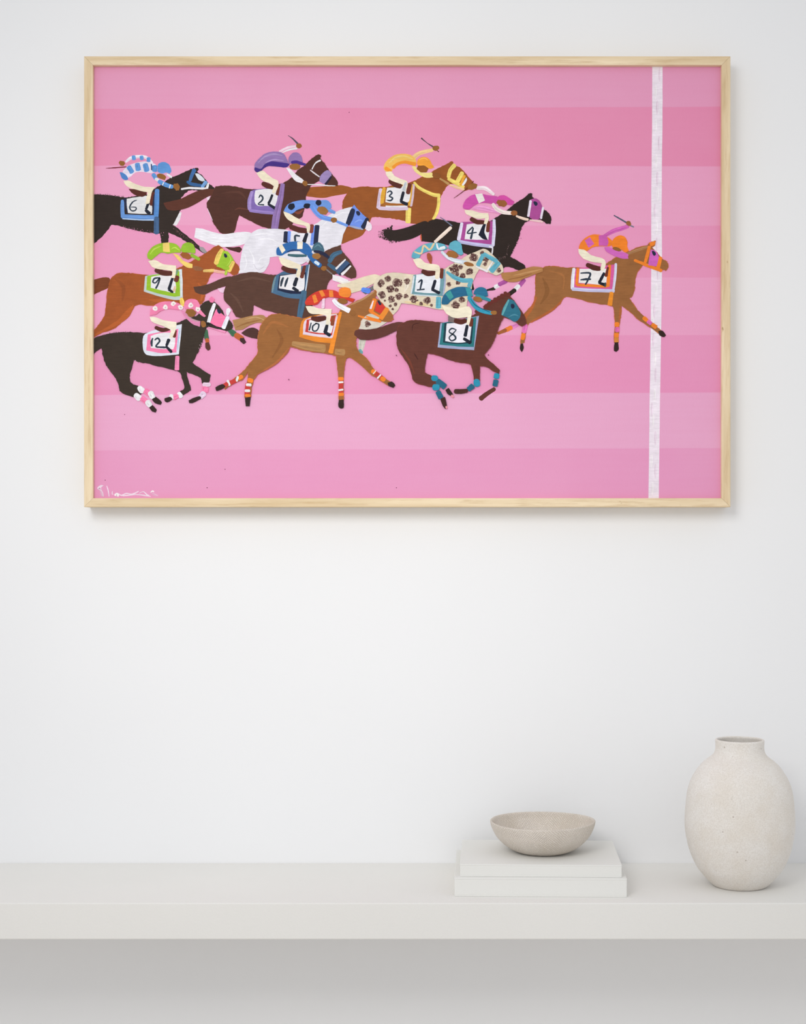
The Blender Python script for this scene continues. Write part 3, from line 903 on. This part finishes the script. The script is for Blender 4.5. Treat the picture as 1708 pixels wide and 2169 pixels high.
F(WH, '790,752 920,735 1000,740 995,865 960,885 860,872 778,858')
S((194, 208, 224), (6, 12, 8), '1040,655 1020,800 1000,925')
S(INK, (16, 22, 14), '815,768 802,800 795,838'); S(INK, (10, 22, 14), '855,768 842,800 830,842')
S(BOOT, (30, 34), '930,775 913,830'); S(BOOT, (26, 30), '902,855 938,882')
S(SAD2, (24, 34), '1000,670 975,760')
S((70, 104, 132), (46, 56, 44), '995,885 975,1000 955,1110', rnd=.4)
G('painted_jockey', 'jockey in royal blue silks with cream bands riding number 11')
F((226, 222, 230), '830,565 1020,580 1045,605 960,655 880,620 770,585')
S((64, 100, 110), (20, 26, 20), '860,572 930,578 1010,578')
F((46, 102, 166), '755,540 760,515 810,480 870,460 950,455 1020,475 1060,530 1050,580 1000,565 940,530 880,540 830,560 800,578 760,570')
F((238, 226, 204), '775,500 805,480 835,530 805,560'); F((238, 230, 214), '935,460 985,455 980,520 935,520')
S((30, 60, 110), (6, 14, 6), '850,545 900,530 960,535')
S((46, 102, 166), (50, 44, 40), '1045,570 1080,620 1130,662'); S((210, 226, 240), 26, '1092,632 1118,650')
F((66, 100, 118), '1060,530 1080,480 1120,462 1155,490 1170,540 1130,555'); S((96, 134, 146), (4, 12, 4), '1080,510 1115,485 1145,510')
S((36, 40, 66), (20, 30, 24), '1085,540 1150,555 1205,592')
E((156, 108, 56), '1060,575 1100,555 1135,570 1130,600 1090,608')
E(HAND, '1140,680 1165,665 1190,680 1180,705 1150,705'); S((128, 116, 116), 12, '1190,700 1235,735')
S(SAD, (36, 44, 40), '812,682 860,705 915,712')
F(CR_, '775,590 830,600 900,630 970,660 965,730 945,770 925,750 940,690 860,680 800,650')

# ================= horse 1
C(720, 480, 1140)
B1 = (224, 210, 186)
G('painted_horse', 'cream spotted painted horse with teal bridle, number 1')
F((120, 116, 118), '190,560 280,510 330,470 300,540 220,585')
F((228, 214, 186), '-20,500 100,470 200,435 300,412 350,425 310,480 240,520 180,552 100,575 90,535 -20,520')
S((242, 236, 228), (8, 24, 8), '-40,450 20,480 90,475')
S((92, 136, 232), (40, 46), '200,545 250,555')
F(B1, '290,520 320,450 400,405 500,400 620,415 800,410 900,370 960,330 1040,290 1080,260 1170,220 1250,195 1330,260 1400,340 1410,390 1350,420 1300,400 1200,370 1170,420 1140,500 1130,580 1100,640 1090,710 990,715 860,715 740,690 620,670 530,660 500,720 460,760 400,720 350,640 320,590', edge=(196, 178, 160), ew=0.6)
F((218, 210, 196), '190,750 300,760 430,790 400,830 290,888 150,880')
S((234, 222, 204), (10, 40, 10), '560,440 580,500 560,560'); S((226, 204, 160), (10, 36, 10), '560,650 700,665 800,680')
def spot(x, y, r):
    blob((158, 134, 122), x, y, r * 0.92, 12, .24)
    blob((104, 72, 68), x + r * .06, y - r * .05, r * 0.74, 12, .3)
    for i in range(int(7 + r / 2.2)):
        a = rng.uniform(0, 6.28); d = r * rng.uniform(.1, .95)
        blob((82, 52, 50) if i % 3 else (140, 112, 102), x + d * math.cos(a), y + d * math.sin(a), r * rng.uniform(.08, .24), 6, .45)
    for i in range(int(2 + r / 9)):
        a = rng.uniform(0, 6.28); d = r * rng.uniform(.1, 1.0)
        blob((206, 190, 170), x + d * math.cos(a), y + d * math.sin(a), r * rng.uniform(.05, .13), 5, .45)
for s in ((355, 490, 33), (415, 450, 29), (500, 485, 43), (580, 475, 28), (435, 540, 36), (490, 548, 20), (365, 590, 35), (445, 630, 32), (510, 605, 30), (570, 600, 22), (635, 630, 36), (755, 640, 33),
          (480, 672, 18), (435, 685, 14), (700, 665, 18), (790, 680, 14), (455, 712, 12), (390, 640, 10), (985, 370, 45), (1040, 350, 22), (1115, 390, 32), (1060, 428, 26), (1010, 412, 20), (1150, 268, 38), (1225, 230, 20),
          (940, 500, 22), (1020, 485, 22), (1055, 632, 28), (1000, 680, 36), (240, 840, 27), (1370, 380, 22), (1260, 285, 26), (1252, 325, 20)):
    spot(*s)
T1 = (98, 172, 192)
S(T1, (34, 36), '1235,245 1190,335', rnd=.4); S(T1, (32, 36), '1240,238 1350,300', rnd=.4); S(T1, (42, 46), '1368,312 1305,385', rnd=.4)
S(WH, (12, 18), '1175,345 1270,388'); S(WH, (10, 16), '1318,305 1275,375')
S(T1, (20, 36, 38, 36), '925,395 990,440 1060,465 1135,465'); S(T1, 34, '1130,470 1115,515'); S(T1, (44, 46), '852,612 850,700', rnd=.3)
C(440, 590, 860)
S((204, 200, 188), (60, 50, 30), '1335,528 1325,590 1318,625'); S((112, 166, 172), 32, '1312,622 1325,640')
C(720, 480, 1140)
G('painted_saddle_cloth', 'white cloth with grey teal border and number 1')
F((112, 152, 162), '635,420 910,370 890,600 840,600 720,595 610,580')
S((218, 226, 232), (10, 14, 10), '640,430 628,510 615,580'); S((206, 218, 226), (8, 10, 8), '640,588 740,596 840,602')
F((232, 234, 240), '660,415 870,405 858,560 848,575 720,572 645,562')
S((170, 176, 206), (6, 14, 8), '908,400 905,500 890,590')
S(INK, (10, 16, 14), '678,482 708,463 692,545'); S(INK, 12, '668,548 728,542')
S(BOOT, 26, '822,470 800,540'); S(BOOT, (24, 28), '798,545 855,572')
S(SAD2, 30, '880,372 875,440')
G('painted_jockey', 'jockey in teal silks with a tan zigzag riding number 1')
S((164, 82, 52), (30, 42, 12), '765,240 775,270 785,318')
F(T1, '618,265 630,225 680,180 740,150 830,140 900,155 930,185 900,205 830,205 760,215 700,240 680,275 640,275')
S((226, 198, 156), (12, 16, 16, 16, 16), '645,220 702,232 725,165 775,200 812,148')
S((242, 222, 208), (24, 30, 28), '822,132 880,80 955,12')
S(WH, (12, 16, 10), '835,150 852,195 905,178'); S((236, 240, 244), 26, '870,190 900,182')
S((206, 216, 226), (22, 30, 36, 34), '880,220 930,265 1000,295 1085,312'); S((240, 242, 246), (4, 10, 10), '890,235 960,290 1050,308')
F(T1, '935,190 950,145 1000,122 1045,150 1055,200 1065,235 1040,250 990,215')
E((158, 102, 54), '920,225 960,208 1015,235 1010,270 960,268 925,250')
E((152, 100, 52), '1068,310 1115,308 1160,335 1120,345 1080,332')
S(SAD, (36, 44, 40), '717,388 760,408 815,402')
F(CR_, '630,285 690,275 740,315 850,335 865,380 850,450 830,455 820,440 825,385 740,375 670,350')

# ================= horse 7
C(1030, 440, 1440)
B7 = (152, 100, 58)
OR = (240, 132, 46); MV = (208, 100, 178)
G('painted_horse', 'light brown leading horse with orange and mauve bridle, number 7')
S((226, 132, 196), (34, 42), '275,1035 230,1055'); S((234, 128, 56), 40, '220,1058 180,1078'); S((164, 94, 52), (36, 26), '170,1082 108,1108')
F(B7, '440,600 470,560 530,520 600,520 700,530 800,530 1000,530 1070,490 1130,450 1200,420 1260,390 1330,355 1430,330 1440,310 1495,295 1490,330 1460,350 1510,400 1550,450 1595,480 1608,520 1590,555 1560,545 1500,540 1430,520 1390,500 1340,560 1315,640 1310,720 1290,780 1265,800 1290,840 1350,920 1420,980 1500,1050 1540,1080 1520,1105 1440,1050 1350,990 1260,910 1195,865 1190,940 1180,1010 1170,1100 1165,1190 1130,1190 1135,1100 1140,1020 1130,920 1115,870 1000,850 900,830 800,800 690,790 650,850 580,910 480,970 400,1010 370,1030 350,1100 335,1190 305,1200 315,1100 330,1030 330,950 380,890 420,840 435,760 435,680', edge=(192, 106, 62), ew=1.1)
S((180, 98, 52), (10, 26, 26, 10), '445,790 400,890 345,970 350,1020'); S((176, 98, 54), (6, 20, 20, 8), '690,790 600,890 460,975 390,1010')
S((166, 108, 62), (8, 18, 8), '560,560 680,600 680,720'); S((138, 90, 50), (8, 40, 8), '500,620 540,740 480,850'); S((176, 98, 54), (5, 12, 5), '1185,870 1180,940 1172,1010')
F((176, 124, 76), '130,580 160,575 250,565 340,540 420,520 500,530 502,565 430,590 350,620 280,652 200,655 150,632')
S((196, 146, 98), (5, 14, 5), '240,600 360,575 490,545'); S((150, 100, 58), (5, 10, 5), '200,635 300,615 400,585')
S((226, 116, 186), (42, 38), '347,1040 335,1095'); S(OR, 36, '330,1120 322,1155')
F(HOOF, '305,1200 325,1200 332,1240 315,1275 298,1245')
S(OR, 42, '1155,1018 1155,1045', rnd=.4); S((220, 108, 168), 38, '1158,1060 1158,1092', rnd=.4); S(OR, (42, 38), '1150,1112 1150,1140', rnd=.4); S((214, 136, 60), 38, '1150,1150 1150,1182', rnd=.4)
F(HOOF, '1135,1190 1165,1187 1170,1250 1150,1272 1128,1260')
S(OR, 36, '1395,975 1415,992'); S((220, 108, 178), 34, '1428,1002 1455,1022', rnd=.4); S(OR, 36, '1468,1032 1500,1055', rnd=.4)
F(HOOF, '1520,1090 1555,1085 1588,1125 1570,1142 1530,1125')
S((172, 124, 84), (10, 24, 22), '1200,432 1300,388 1425,345')
S(OR, (26, 30, 26), '1440,345 1425,410 1405,480'); S(OR, (22, 28, 28), '1312,465 1420,508 1545,555'); S(OR, (36, 34), '1537,445 1517,535')
F(OR, '1440,310 1495,293 1490,325 1450,345')
F((206, 100, 186), '1452,370 1490,380 1523,430 1503,520 1430,508')
E(NAVY, '1460,385 1485,385 1500,410 1480,428')
G('painted_saddle_cloth', 'white cloth with orange, pink and lilac border and number 7')
F((216, 94, 156), '775,540 1140,500 1125,730 765,715')
S((234, 230, 242), (28, 30, 30), '775,542 765,630 762,712'); S((202, 198, 230), (30, 30, 30), '765,718 900,728 1125,735'); S((216, 212, 236), (22, 24, 22), '1145,498 1138,610 1122,728')
S(OR, 24, '810,542 800,675'); S(OR, 24, '805,682 950,690 1060,695'); S(OR, (26, 32), '1090,512 1075,690')
F((236, 232, 230), '825,540 1000,540 1070,540 1060,660 1040,682 900,670 818,664')
S(INK, (10, 18, 16, 14), '835,578 918,580 898,640 878,676'); S(INK, (10, 20, 14), '835,638 880,632 922,632')
S(BOOT, (22, 26, 26), '1040,580 1020,620 1000,658'); S(BOOT, (22, 28), '998,664 1050,682'); S((60, 80, 80), 14, '1052,665 1050,695')
S((232, 142, 46), (34, 42), '1108,748 1092,860', rnd=.3); S(SAD2, (18, 28), '1075,530 1058,602')
G('painted_jockey', 'jockey in orange and mauve silks riding the leading horse number 7')
S(MV, (28, 38, 38, 32), '1045,250 1120,208 1200,182 1252,165')
S((92, 92, 112), (10, 14, 14), '1130,68 1180,97 1240,132'); S((120, 120, 140), 12, '1272,157 1302,170')
E((150, 100, 58), '1235,130 1260,115 1280,135 1275,160 1245,155')
F((240, 130, 46), '820,350 835,310 880,265 940,238 1000,240 1060,255 1110,290 1120,330 1080,340 1010,340 940,350 880,385 830,375')
F(MV, '870,290 915,260 955,320 905,355'); F((204, 94, 174), '995,245 1060,242 1080,300 1070,340 995,335')
F((208, 104, 186), '1045,350 1090,350 1150,380 1250,410 1265,450 1200,450 1120,420 1060,385')
F((242, 132, 42), '1110,310 1130,270 1180,245 1225,260 1248,305 1245,340 1260,380 1230,395 1190,370 1120,350')
E((146, 96, 46), '1115,355 1150,348 1190,370 1180,385 1130,375'); E((152, 98, 56), '1255,420 1310,425 1305,455 1260,455')
S(SAD, (36, 48, 40), '895,505 950,530 1000,540')
F((240, 230, 206), '815,365 870,375 930,420 1030,450 1055,480 1050,530 1030,560 1010,545 1020,490 940,480 860,450 820,405')

# ================= horse 12
C(190, 610, 560)
D12 = (57, 46, 38)
PK = (244, 128, 172)
G('painted_horse', 'black painted horse with pink hood and white pompoms, number 12')
F(D12, '30,510 120,470 250,440 400,435 560,445 700,420 850,350 930,315 1010,290 1080,250 1085,185 1130,140 1190,130 1270,180 1330,290 1370,320 1400,370 1380,405 1330,420 1280,400 1200,390 1150,380 1120,440 1100,530 1060,620 1005,735 1050,770 1180,850 1165,935 1105,935 1090,880 1000,840 945,815 960,900 990,990 970,1010 900,1055 885,1015 930,980 910,890 880,820 830,805 700,770 560,735 470,720 430,700 410,780 390,860 405,930 470,960 530,1010 450,1065 300,1010 290,960 250,870 180,780 150,720 130,640 120,580 30,645', edge=D12, ew=0.9)
S((240, 238, 244), (30, 38, 32), '1222,160 1190,250 1165,338')
F((246, 126, 170), '1240,205 1290,250 1340,290 1300,390 1240,375 1180,340')
S((236, 236, 246), (36, 42), '1352,290 1312,388')
F((238, 232, 238), '1340,212 1362,196 1382,215 1372,245 1350,280 1338,255')
F((240, 128, 172), '1170,110 1195,85 1225,110 1210,145 1180,140')
E(NAVY, '1245,210 1275,215 1285,250 1260,250')
S(WH, (50, 62), '490,978 515,1005'); S(PK, 52, '545,1005 590,1040', rnd=.4); S(WH, (58, 50), '598,1030 618,1070')
F(HOOF, '610,1090 650,1065 705,1115 695,1143 640,1125')
S(WH, (52, 62), '455,1050 485,1078'); S(PK, 50, '512,1078 555,1112', rnd=.4); S(WH, (56, 50), '570,1118 590,1148')
F(HOOF, '585,1170 615,1145 655,1190 645,1218 610,1205')
S(WH, 44, '875,1035 895,1060'); S(PK, 44, '862,1055 822,1075', rnd=.4); S(WH, 40, '800,1055 803,1082')
F(HOOF, '735,1080 790,1065 815,1090 760,1118 735,1105')
S((234, 204, 224), 40, '1120,945 1172,945'); S(PK, 64, '1135,975 1130,1010', rnd=.4); S((228, 204, 226), (60, 50), '1115,1035 1088,1065')
F(HOOF, '970,1100 1020,1075 1080,1060 1095,1080 1010,1125 975,1125')
for s in ((470, 730), (450, 712), (1080, 560), (1070, 590), (1095, 540)): blob((238, 200, 220), s[0], s[1], 4, 5)
dry(D12, 50, 5, '1120,450 1098,540 1055,640')
dry(D12, 40, 5, '120,468 250,438 400,432')
G('painted_saddle_cloth', 'white cloth with pink border and number 12')
F((222, 226, 238), '545,450 905,355 875,650 700,665 560,655 525,600')
F((244, 130, 174), '570,455 870,400 850,632 700,638 555,612')
F((236, 232, 236), '600,470 700,440 840,440 835,560 820,600 700,597 600,587')
S((170, 192, 222), (6, 12, 6), '885,400 870,500 862,610')
S(INK, (14, 22, 16), '618,495 608,530 610,568'); S(INK, (12, 18, 18, 16, 18, 20), '640,510 668,492 686,522 650,572 690,580 740,582')
S(BOOT, (34, 26), '775,510 755,562'); S(BOOT, (24, 28), '752,575 800,625')
S((242, 140, 182), (40, 44), '860,670 855,800', rnd=.3); S(SAD2, (28, 34), '840,420 830,475')
G('painted_jockey', 'jockey in pink silks with white dots riding number 12')
F((236, 130, 170), '590,270 600,210 650,160 720,135 820,135 890,160 915,205 870,215 780,205 700,225 650,260')
F((222, 136, 176), '895,220 940,240 1000,300 1085,325 1080,380 1010,355 940,290'); S((190, 150, 160), (4, 14, 10), '930,245 1000,305 1070,330')
F((238, 132, 172), '925,180 940,130 990,108 1050,120 1080,170 1080,205 1140,275 1120,285 1040,230 950,210')
for x, y in ((640, 200), (740, 190), (820, 155), (890, 190), (990, 170), (1058, 212)):
    blob((240, 232, 228), x, y, 24, 9, .25); blob((206, 190, 186), x + 4, y + 2, 9, 6, .4)
E(HAND, '940,225 980,205 1035,225 1035,265 990,285 955,260')
E((150, 100, 52), '1090,325 1130,330 1140,375 1100,385')
S((30, 26, 28), 28, '1150,350 1170,352'); S((40, 34, 40), (6, 6), '1180,355 1290,400'); S((238, 150, 190), (8, 12, 20), '1165,385 1250,410 1325,430')
S(SAD, (34, 42, 34), '650,388 710,412 778,402')
F((240, 230, 208), '590,285 640,285 720,315 850,335 850,390 810,490 780,490 800,410 720,375 610,330')

# ================= horse 10
C(440, 590, 860)
B10 = (154, 100, 54); RD = (198, 62, 56)
G('painted_horse', 'light brown painted horse with red and orange bandages, number 10')
F((174, 130, 84), '215,360 300,340 400,320 480,318 520,360 510,395 440,380 370,400 300,440 240,445')
S((154, 106, 62), (6, 14, 6), '250,420 340,385 470,355'); S((196, 156, 110), (4, 10, 4), '320,355 420,335 510,370')
F(B10, '440,480 460,410 510,340 560,312 640,308 760,335 900,350 1100,330 1160,260 1220,230 1300,190 1400,150 1440,100 1455,120 1440,170 1480,190 1540,260 1590,310 1600,350 1570,370 1500,370 1440,350 1340,330 1320,370 1300,440 1280,520 1280,570 1300,630 1370,690 1440,790 1530,860 1570,890 1560,925 1480,870 1400,820 1300,730 1225,680 1190,700 1175,800 1170,900 1172,1045 1130,1045 1135,900 1120,780 1110,665 1040,650 900,630 780,605 710,585 690,640 620,710 520,780 440,820 400,870 380,940 370,1025 320,1025 335,930 350,850 350,800 300,870 230,900 150,955 140,910 230,865 310,800 360,740 410,680 435,640 430,560', edge=(190, 106, 62), ew=1.0)
S((168, 106, 58), (8, 26, 8), '480,480 560,380 700,420'); S((176, 104, 60), (6, 20, 6), '700,600 600,720 440,820'); S((142, 90, 48), (8, 30, 8), '600,440 640,540 560,680')
S((176, 132, 84), (40, 62, 70), '735,560 850,585 1005,605', rnd=.4); S((176, 132, 84), (50, 56), '1105,632 1175,638', rnd=.4)
S((180, 136, 96), (6, 18, 14), '1220,235 1340,178 1435,115')
S(OR, 34, '295,845 272,860'); S(WH, 20, '262,850 252,882'); S(RD, 36, '240,880 200,900', rnd=.3); S(WH, 20, '175,882 190,918'); S(RD, 34, '172,905 148,925', rnd=.3)
F(HOOF, '68,940 130,910 157,932 110,960 75,968')
S(OR, 36, '358,875 382,882'); S(RD, 44, '350,905 340,1000', rnd=.2); S(WH, 24, '340,916 372,918'); S(WH, 24, '330,968 360,968'); S(OR, 24, '332,1008 362,1010')
F(HOOF, '323,1030 372,1020 362,1100 330,1100')
S(RD, 38, '1148,880 1150,985', rnd=.2); S(OR, 30, '1135,865 1163,865'); S(WH, 16, '1133,896 1165,894'); S(WH, 16, '1133,963 1165,958'); S(OR, 28, '1138,1000 1166,998')
F(HOOF, '1130,1050 1172,1042 1172,1110 1150,1120 1128,1105')
S(RD, 38, '1440,812 1500,856', rnd=.2); S(OR, 36, '1422,800 1438,805'); S(WH, 14, '1465,860 1490,832'); S(WH, 8, '1428,822 1450,795'); S(OR, 38, '1504,862 1520,872')
F(HOOF, '1550,900 1590,890 1618,920 1600,942 1560,925')
S(OR, (36, 42), '1440,182 1408,285', rnd=.4); S((236, 226, 236), (10, 18), '1428,195 1406,258')
F((206, 58, 48), '1460,200 1500,215 1532,250 1500,310 1440,280')
S((232, 140, 52), (40, 46), '1548,262 1492,345', rnd=.4); S(OR, 28, '1405,285 1490,340'); S(OR, (14, 20, 18), '1300,325 1400,352 1490,372')
F((206, 200, 188), '1345,340 1400,305 1480,340 1470,355 1420,345')
S(OR, 14, '1370,330 1480,362'); S(NAVY, (16, 24), '1472,198 1488,222')
G('painted_saddle_cloth', 'white cloth with red and orange border and number 10')
F((228, 136, 46), '830,350 1120,300 1075,560 930,545 790,505')
F((228, 208, 224), '848,355 1115,305 1078,518 940,502 822,484'); F((196, 64, 58), '855,358 1108,315 1072,492 940,480 842,462')
F((236, 232, 234), '878,362 1020,350 1088,395 1068,472 960,470 868,455')
S((240, 142, 46), (24, 34, 42), '1147,292 1110,430 1062,640', rnd=.3); S((226, 206, 226), (6, 10, 6), '1120,320 1095,430 1075,510')
S(INK, (10, 14), '893,385 877,445'); S(INK, (12, 13, 13, 12, 12, 13, 10), '938,388 908,412 908,448 935,454 955,428 958,396 930,390')
S(BOOT, (26, 34), '1030,405 1015,462'); S(BOOT, (26, 30), '1012,465 1052,490'); S((144, 72, 44), (24, 32), '1082,330 1075,398')
G('painted_jockey', 'jockey in red and orange hooped silks riding number 10')
S((240, 206, 224), (24, 28), '1000,178 995,250'); 
F((208, 60, 46), '840,210 860,170 910,130 970,105 1040,98 1110,110 1150,140 1200,160 1270,180 1250,205 1180,180 1100,165 1040,160 980,185 940,225 850,232')
for s in ('900,150 930,138 952,200 920,216', '958,110 990,102 1016,150 985,162', '1045,103 1080,105 1086,160 1050,162'): F((236, 136, 58), s)
F((240, 136, 50), '1130,120 1140,90 1180,78 1225,90 1235,140 1210,165 1140,150')
E((150, 96, 46), '1115,190 1150,170 1200,185 1200,215 1150,218')
S((240, 238, 244), (32, 40, 44), '1085,185 1130,232 1222,280', rnd=.3)
E((148, 96, 50), '1225,285 1270,285 1280,315 1240,320')
S(SAD, (38, 50, 40), '905,345 955,352 1010,342')
F((240, 230, 206), '845,240 900,240 960,260 1070,265 1065,320 1050,400 1020,400 1025,320 960,310 880,300')

# ================= horse 8
C(740, 590, 1140)
B8 = (98, 54, 44); T8 = (44, 142, 172); T8D = (40, 100, 126)
G('painted_horse', 'reddish brown painted horse with teal hood and bandages, number 8')
F((96, 54, 46), '45,510 60,470 150,465 260,450 360,415 440,395 500,400 470,450 420,475 330,520 220,552 100,552')
F(B8, '430,500 450,430 520,390 600,378 700,385 830,400 950,400 1110,340 1180,300 1240,260 1290,215 1370,160 1430,150 1480,190 1530,260 1590,350 1600,410 1560,430 1500,390 1400,350 1370,400 1340,480 1310,560 1280,620 1220,690 1260,740 1360,830 1355,860 1310,840 1240,800 1180,790 1180,860 1180,930 1130,920 1115,830 1095,775 1000,760 900,735 800,695 710,675 695,740 680,850 760,890 820,920 780,980 620,950 580,920 560,850 540,790 480,700 440,630 430,570', edge=(128, 62, 46), ew=0.7)
S((70, 34, 30), (3, 8, 3), '570,475 580,420 640,405'); S((70, 34, 30), (3, 10, 4), '585,675 605,705 622,735'); S((118, 60, 46), (6, 20, 6), '470,640 540,740 590,860')
for x, y in ((1235, 255), (1262, 236), (1292, 213), (1322, 196), (1352, 180), (1385, 158), (1415, 142), (1440, 150), (1155, 300)): blob((104, 46, 40), x, y, 21, 8, .2)
S(T8, 52, '762,902 785,905'); S(T8D, (52, 56), '800,928 865,980', rnd=.3); F(HOOF, '870,1010 900,990 940,1050 925,1065 890,1045'); S((226, 146, 156), 20, '928,1060 940,1070')
S(T8, 56, '772,985 798,985'); S(T8D, (46, 52), '802,1025 830,1078', rnd=.3); F((64, 38, 34), '825,1095 865,1070 885,1160 870,1182 845,1150'); S((226, 146, 156), 16, '878,1160 880,1172')
S(T8, (56, 60), '1152,930 1155,958'); S(T8D, (50, 44), '1118,972 1078,1005', rnd=.3); S((74, 42, 36), (34, 42, 40), '1062,1015 1010,1022 962,1022')
S(T8, 50, '1336,868 1330,898', rnd=.4); S(T8D, 46, '1328,922 1318,970', rnd=.3); S(B8, (36, 40, 46), '1312,1000 1250,1040 1192,1085')
F((48, 112, 134), '1440,185 1490,205 1550,310 1540,360 1500,392 1440,362 1375,330 1390,270'); S((98, 166, 172), (14, 22, 14), '1440,200 1410,265 1385,330')
S((80, 140, 160), (4, 12, 4), '1440,350 1490,330 1530,340'); E(NAVY, '1460,235 1490,235 1495,265 1470,275')
G('painted_saddle_cloth', 'white cloth with teal border and number 8')
F((156, 166, 198), '825,405 1175,340 1130,650 980,640 800,625'); F((44, 118, 124), '842,405 1150,350 1128,622 980,616 818,600')
F((30, 60, 72), '862,405 1125,370 1108,585 980,595 848,580'); F((236, 232, 240), '882,408 1060,400 1110,400 1090,572 980,584 868,568')
S(INK, (10, 14, 12, 16, 16, 14, 12, 12, 10), '960,462 925,455 905,485 952,518 962,548 925,565 905,535 940,500 968,466')
S(BOOT, (26, 32), '1067,430 1050,518'); S(BOOT, (28, 32), '1040,547 1092,582'); S(SAD2, (28, 36), '1107,370 1100,425')
G('painted_jockey', 'jockey in dark teal silks with green hoops riding number 8')
F((124, 110, 108), '895,340 950,350 950,400 895,395')
F((40, 102, 138), '835,220 850,160 900,110 980,80 1060,80 1110,100 1110,160 1050,160 970,175 920,205 890,235 840,235')
F((66, 154, 154), '870,140 915,110 945,170 910,200'); F((62, 152, 164), '1050,85 1095,85 1120,160 1075,170')
F((44, 112, 146), '1125,140 1140,100 1190,80 1240,100 1255,160 1200,160'); S((56, 142, 158), (24, 30, 26), '1150,160 1210,175 1272,198')
E((158, 104, 56), '1120,175 1160,165 1200,185 1190,212 1140,205')
S((54, 154, 184), (34, 40, 38, 34), '1085,175 1130,240 1190,290 1285,315'); S((34, 96, 126), (4, 8, 6), '1100,190 1150,250 1270,305')
E((160, 108, 56), '1280,300 1330,295 1330,328 1285,325')
S(SAD, (42, 48, 42), '962,385 1010,395 1050,385')
F((240, 230, 206), '835,240 900,260 980,275 1080,255 1110,300 1085,420 1060,420 1070,350 960,360 880,320')

# ---- signature scrawl and a few stray specks of paint
C(190, 980, 490)
G('painted_signature', 'white scrawled signature in the corner of the canvas')
SG = (240, 222, 236)
S((228, 186, 210), (6, 30, 20), '100,320 125,300 150,400')
S(SG, (6, 26, 10, 8, 10), '165,275 135,285 98,310 150,345 165,405'); S(SG, (8, 12, 8), '207,280 225,340 235,408'); S(SG, (6, 10, 6), '275,345 272,375 285,385')
S((244, 236, 240), (20, 44, 20), '305,390 330,385 345,402'); S(SG, (10, 16, 14, 12, 16, 10), '350,375 385,395 440,372 500,380 540,372 590,345')
S(SG, (10, 14, 10, 14, 8), '400,400 480,392 560,385 640,392 735,408'); S(SG, (6, 10, 14, 8), '600,370 650,350 690,385 720,395'); S((244, 236, 240), (10, 18, 10), '738,358 760,342 775,352')
S((226, 176, 204), (10, 30, 12), '750,370 785,385 825,400')
C(0, 0, 1708)
G('painted_specks', 'small dark specks of paint on the pink canvas')
for x, y in ((264, 878), (477, 994), (740, 238), (840, 753), (1035, 752), (612, 804), (223, 1017), (840, 1033), (439, 1033)): blob((120, 60, 90), x, y, 1.1, 6)

# ---- lay the paint: every polygon a low slab of pigment on the canvas
for gr in groups:
    verts, faces, cols = [], [], []
    for col, q, lv, strip in gr['polys']:
        b = len(verts); n = len(q)
        y1 = CY - lv * STEP
        verts += [(x - OX, y1, z - OZ) for x, z in q]
        verts += [(x - OX, CY, z - OZ) for x, z in q]
        if strip:
            for i in range(n // 2 - 1):
                faces.append((b + i, b + i + 1, b + n - 2 - i, b + n - 1 - i)); cols.append((col, 4))
        else:
            faces.append(tuple(b + i for i in range(n))); cols.append((col, n))
        for i in range(n):
            j = (i + 1) % n
            faces.append((b + i, b + n + i, b + n + j, b + j)); cols.append((col, 4))
    if not faces: continue
    me = bpy.data.meshes.new(gr['name'])
    me.from_pydata(verts, [], faces)
    at = me.color_attributes.new('pigment', 'FLOAT_COLOR', 'CORNER')
    flat = []
    for c, n in cols: flat += [c[0], c[1], c[2], 1.0] * n
    at.data.foreach_set('color', flat)
    me.materials.append(gr['mat'])
    o = bpy.data.objects.new(gr['name'], me)
    link(o, canvas)
    if gr['label']: o['label'] = gr['label']
    if gr['name'] == 'painted_specks': o['kind'] = 'stuff'
print('paint levels', max(b[4] for b in boxes), 'polys', len(boxes))
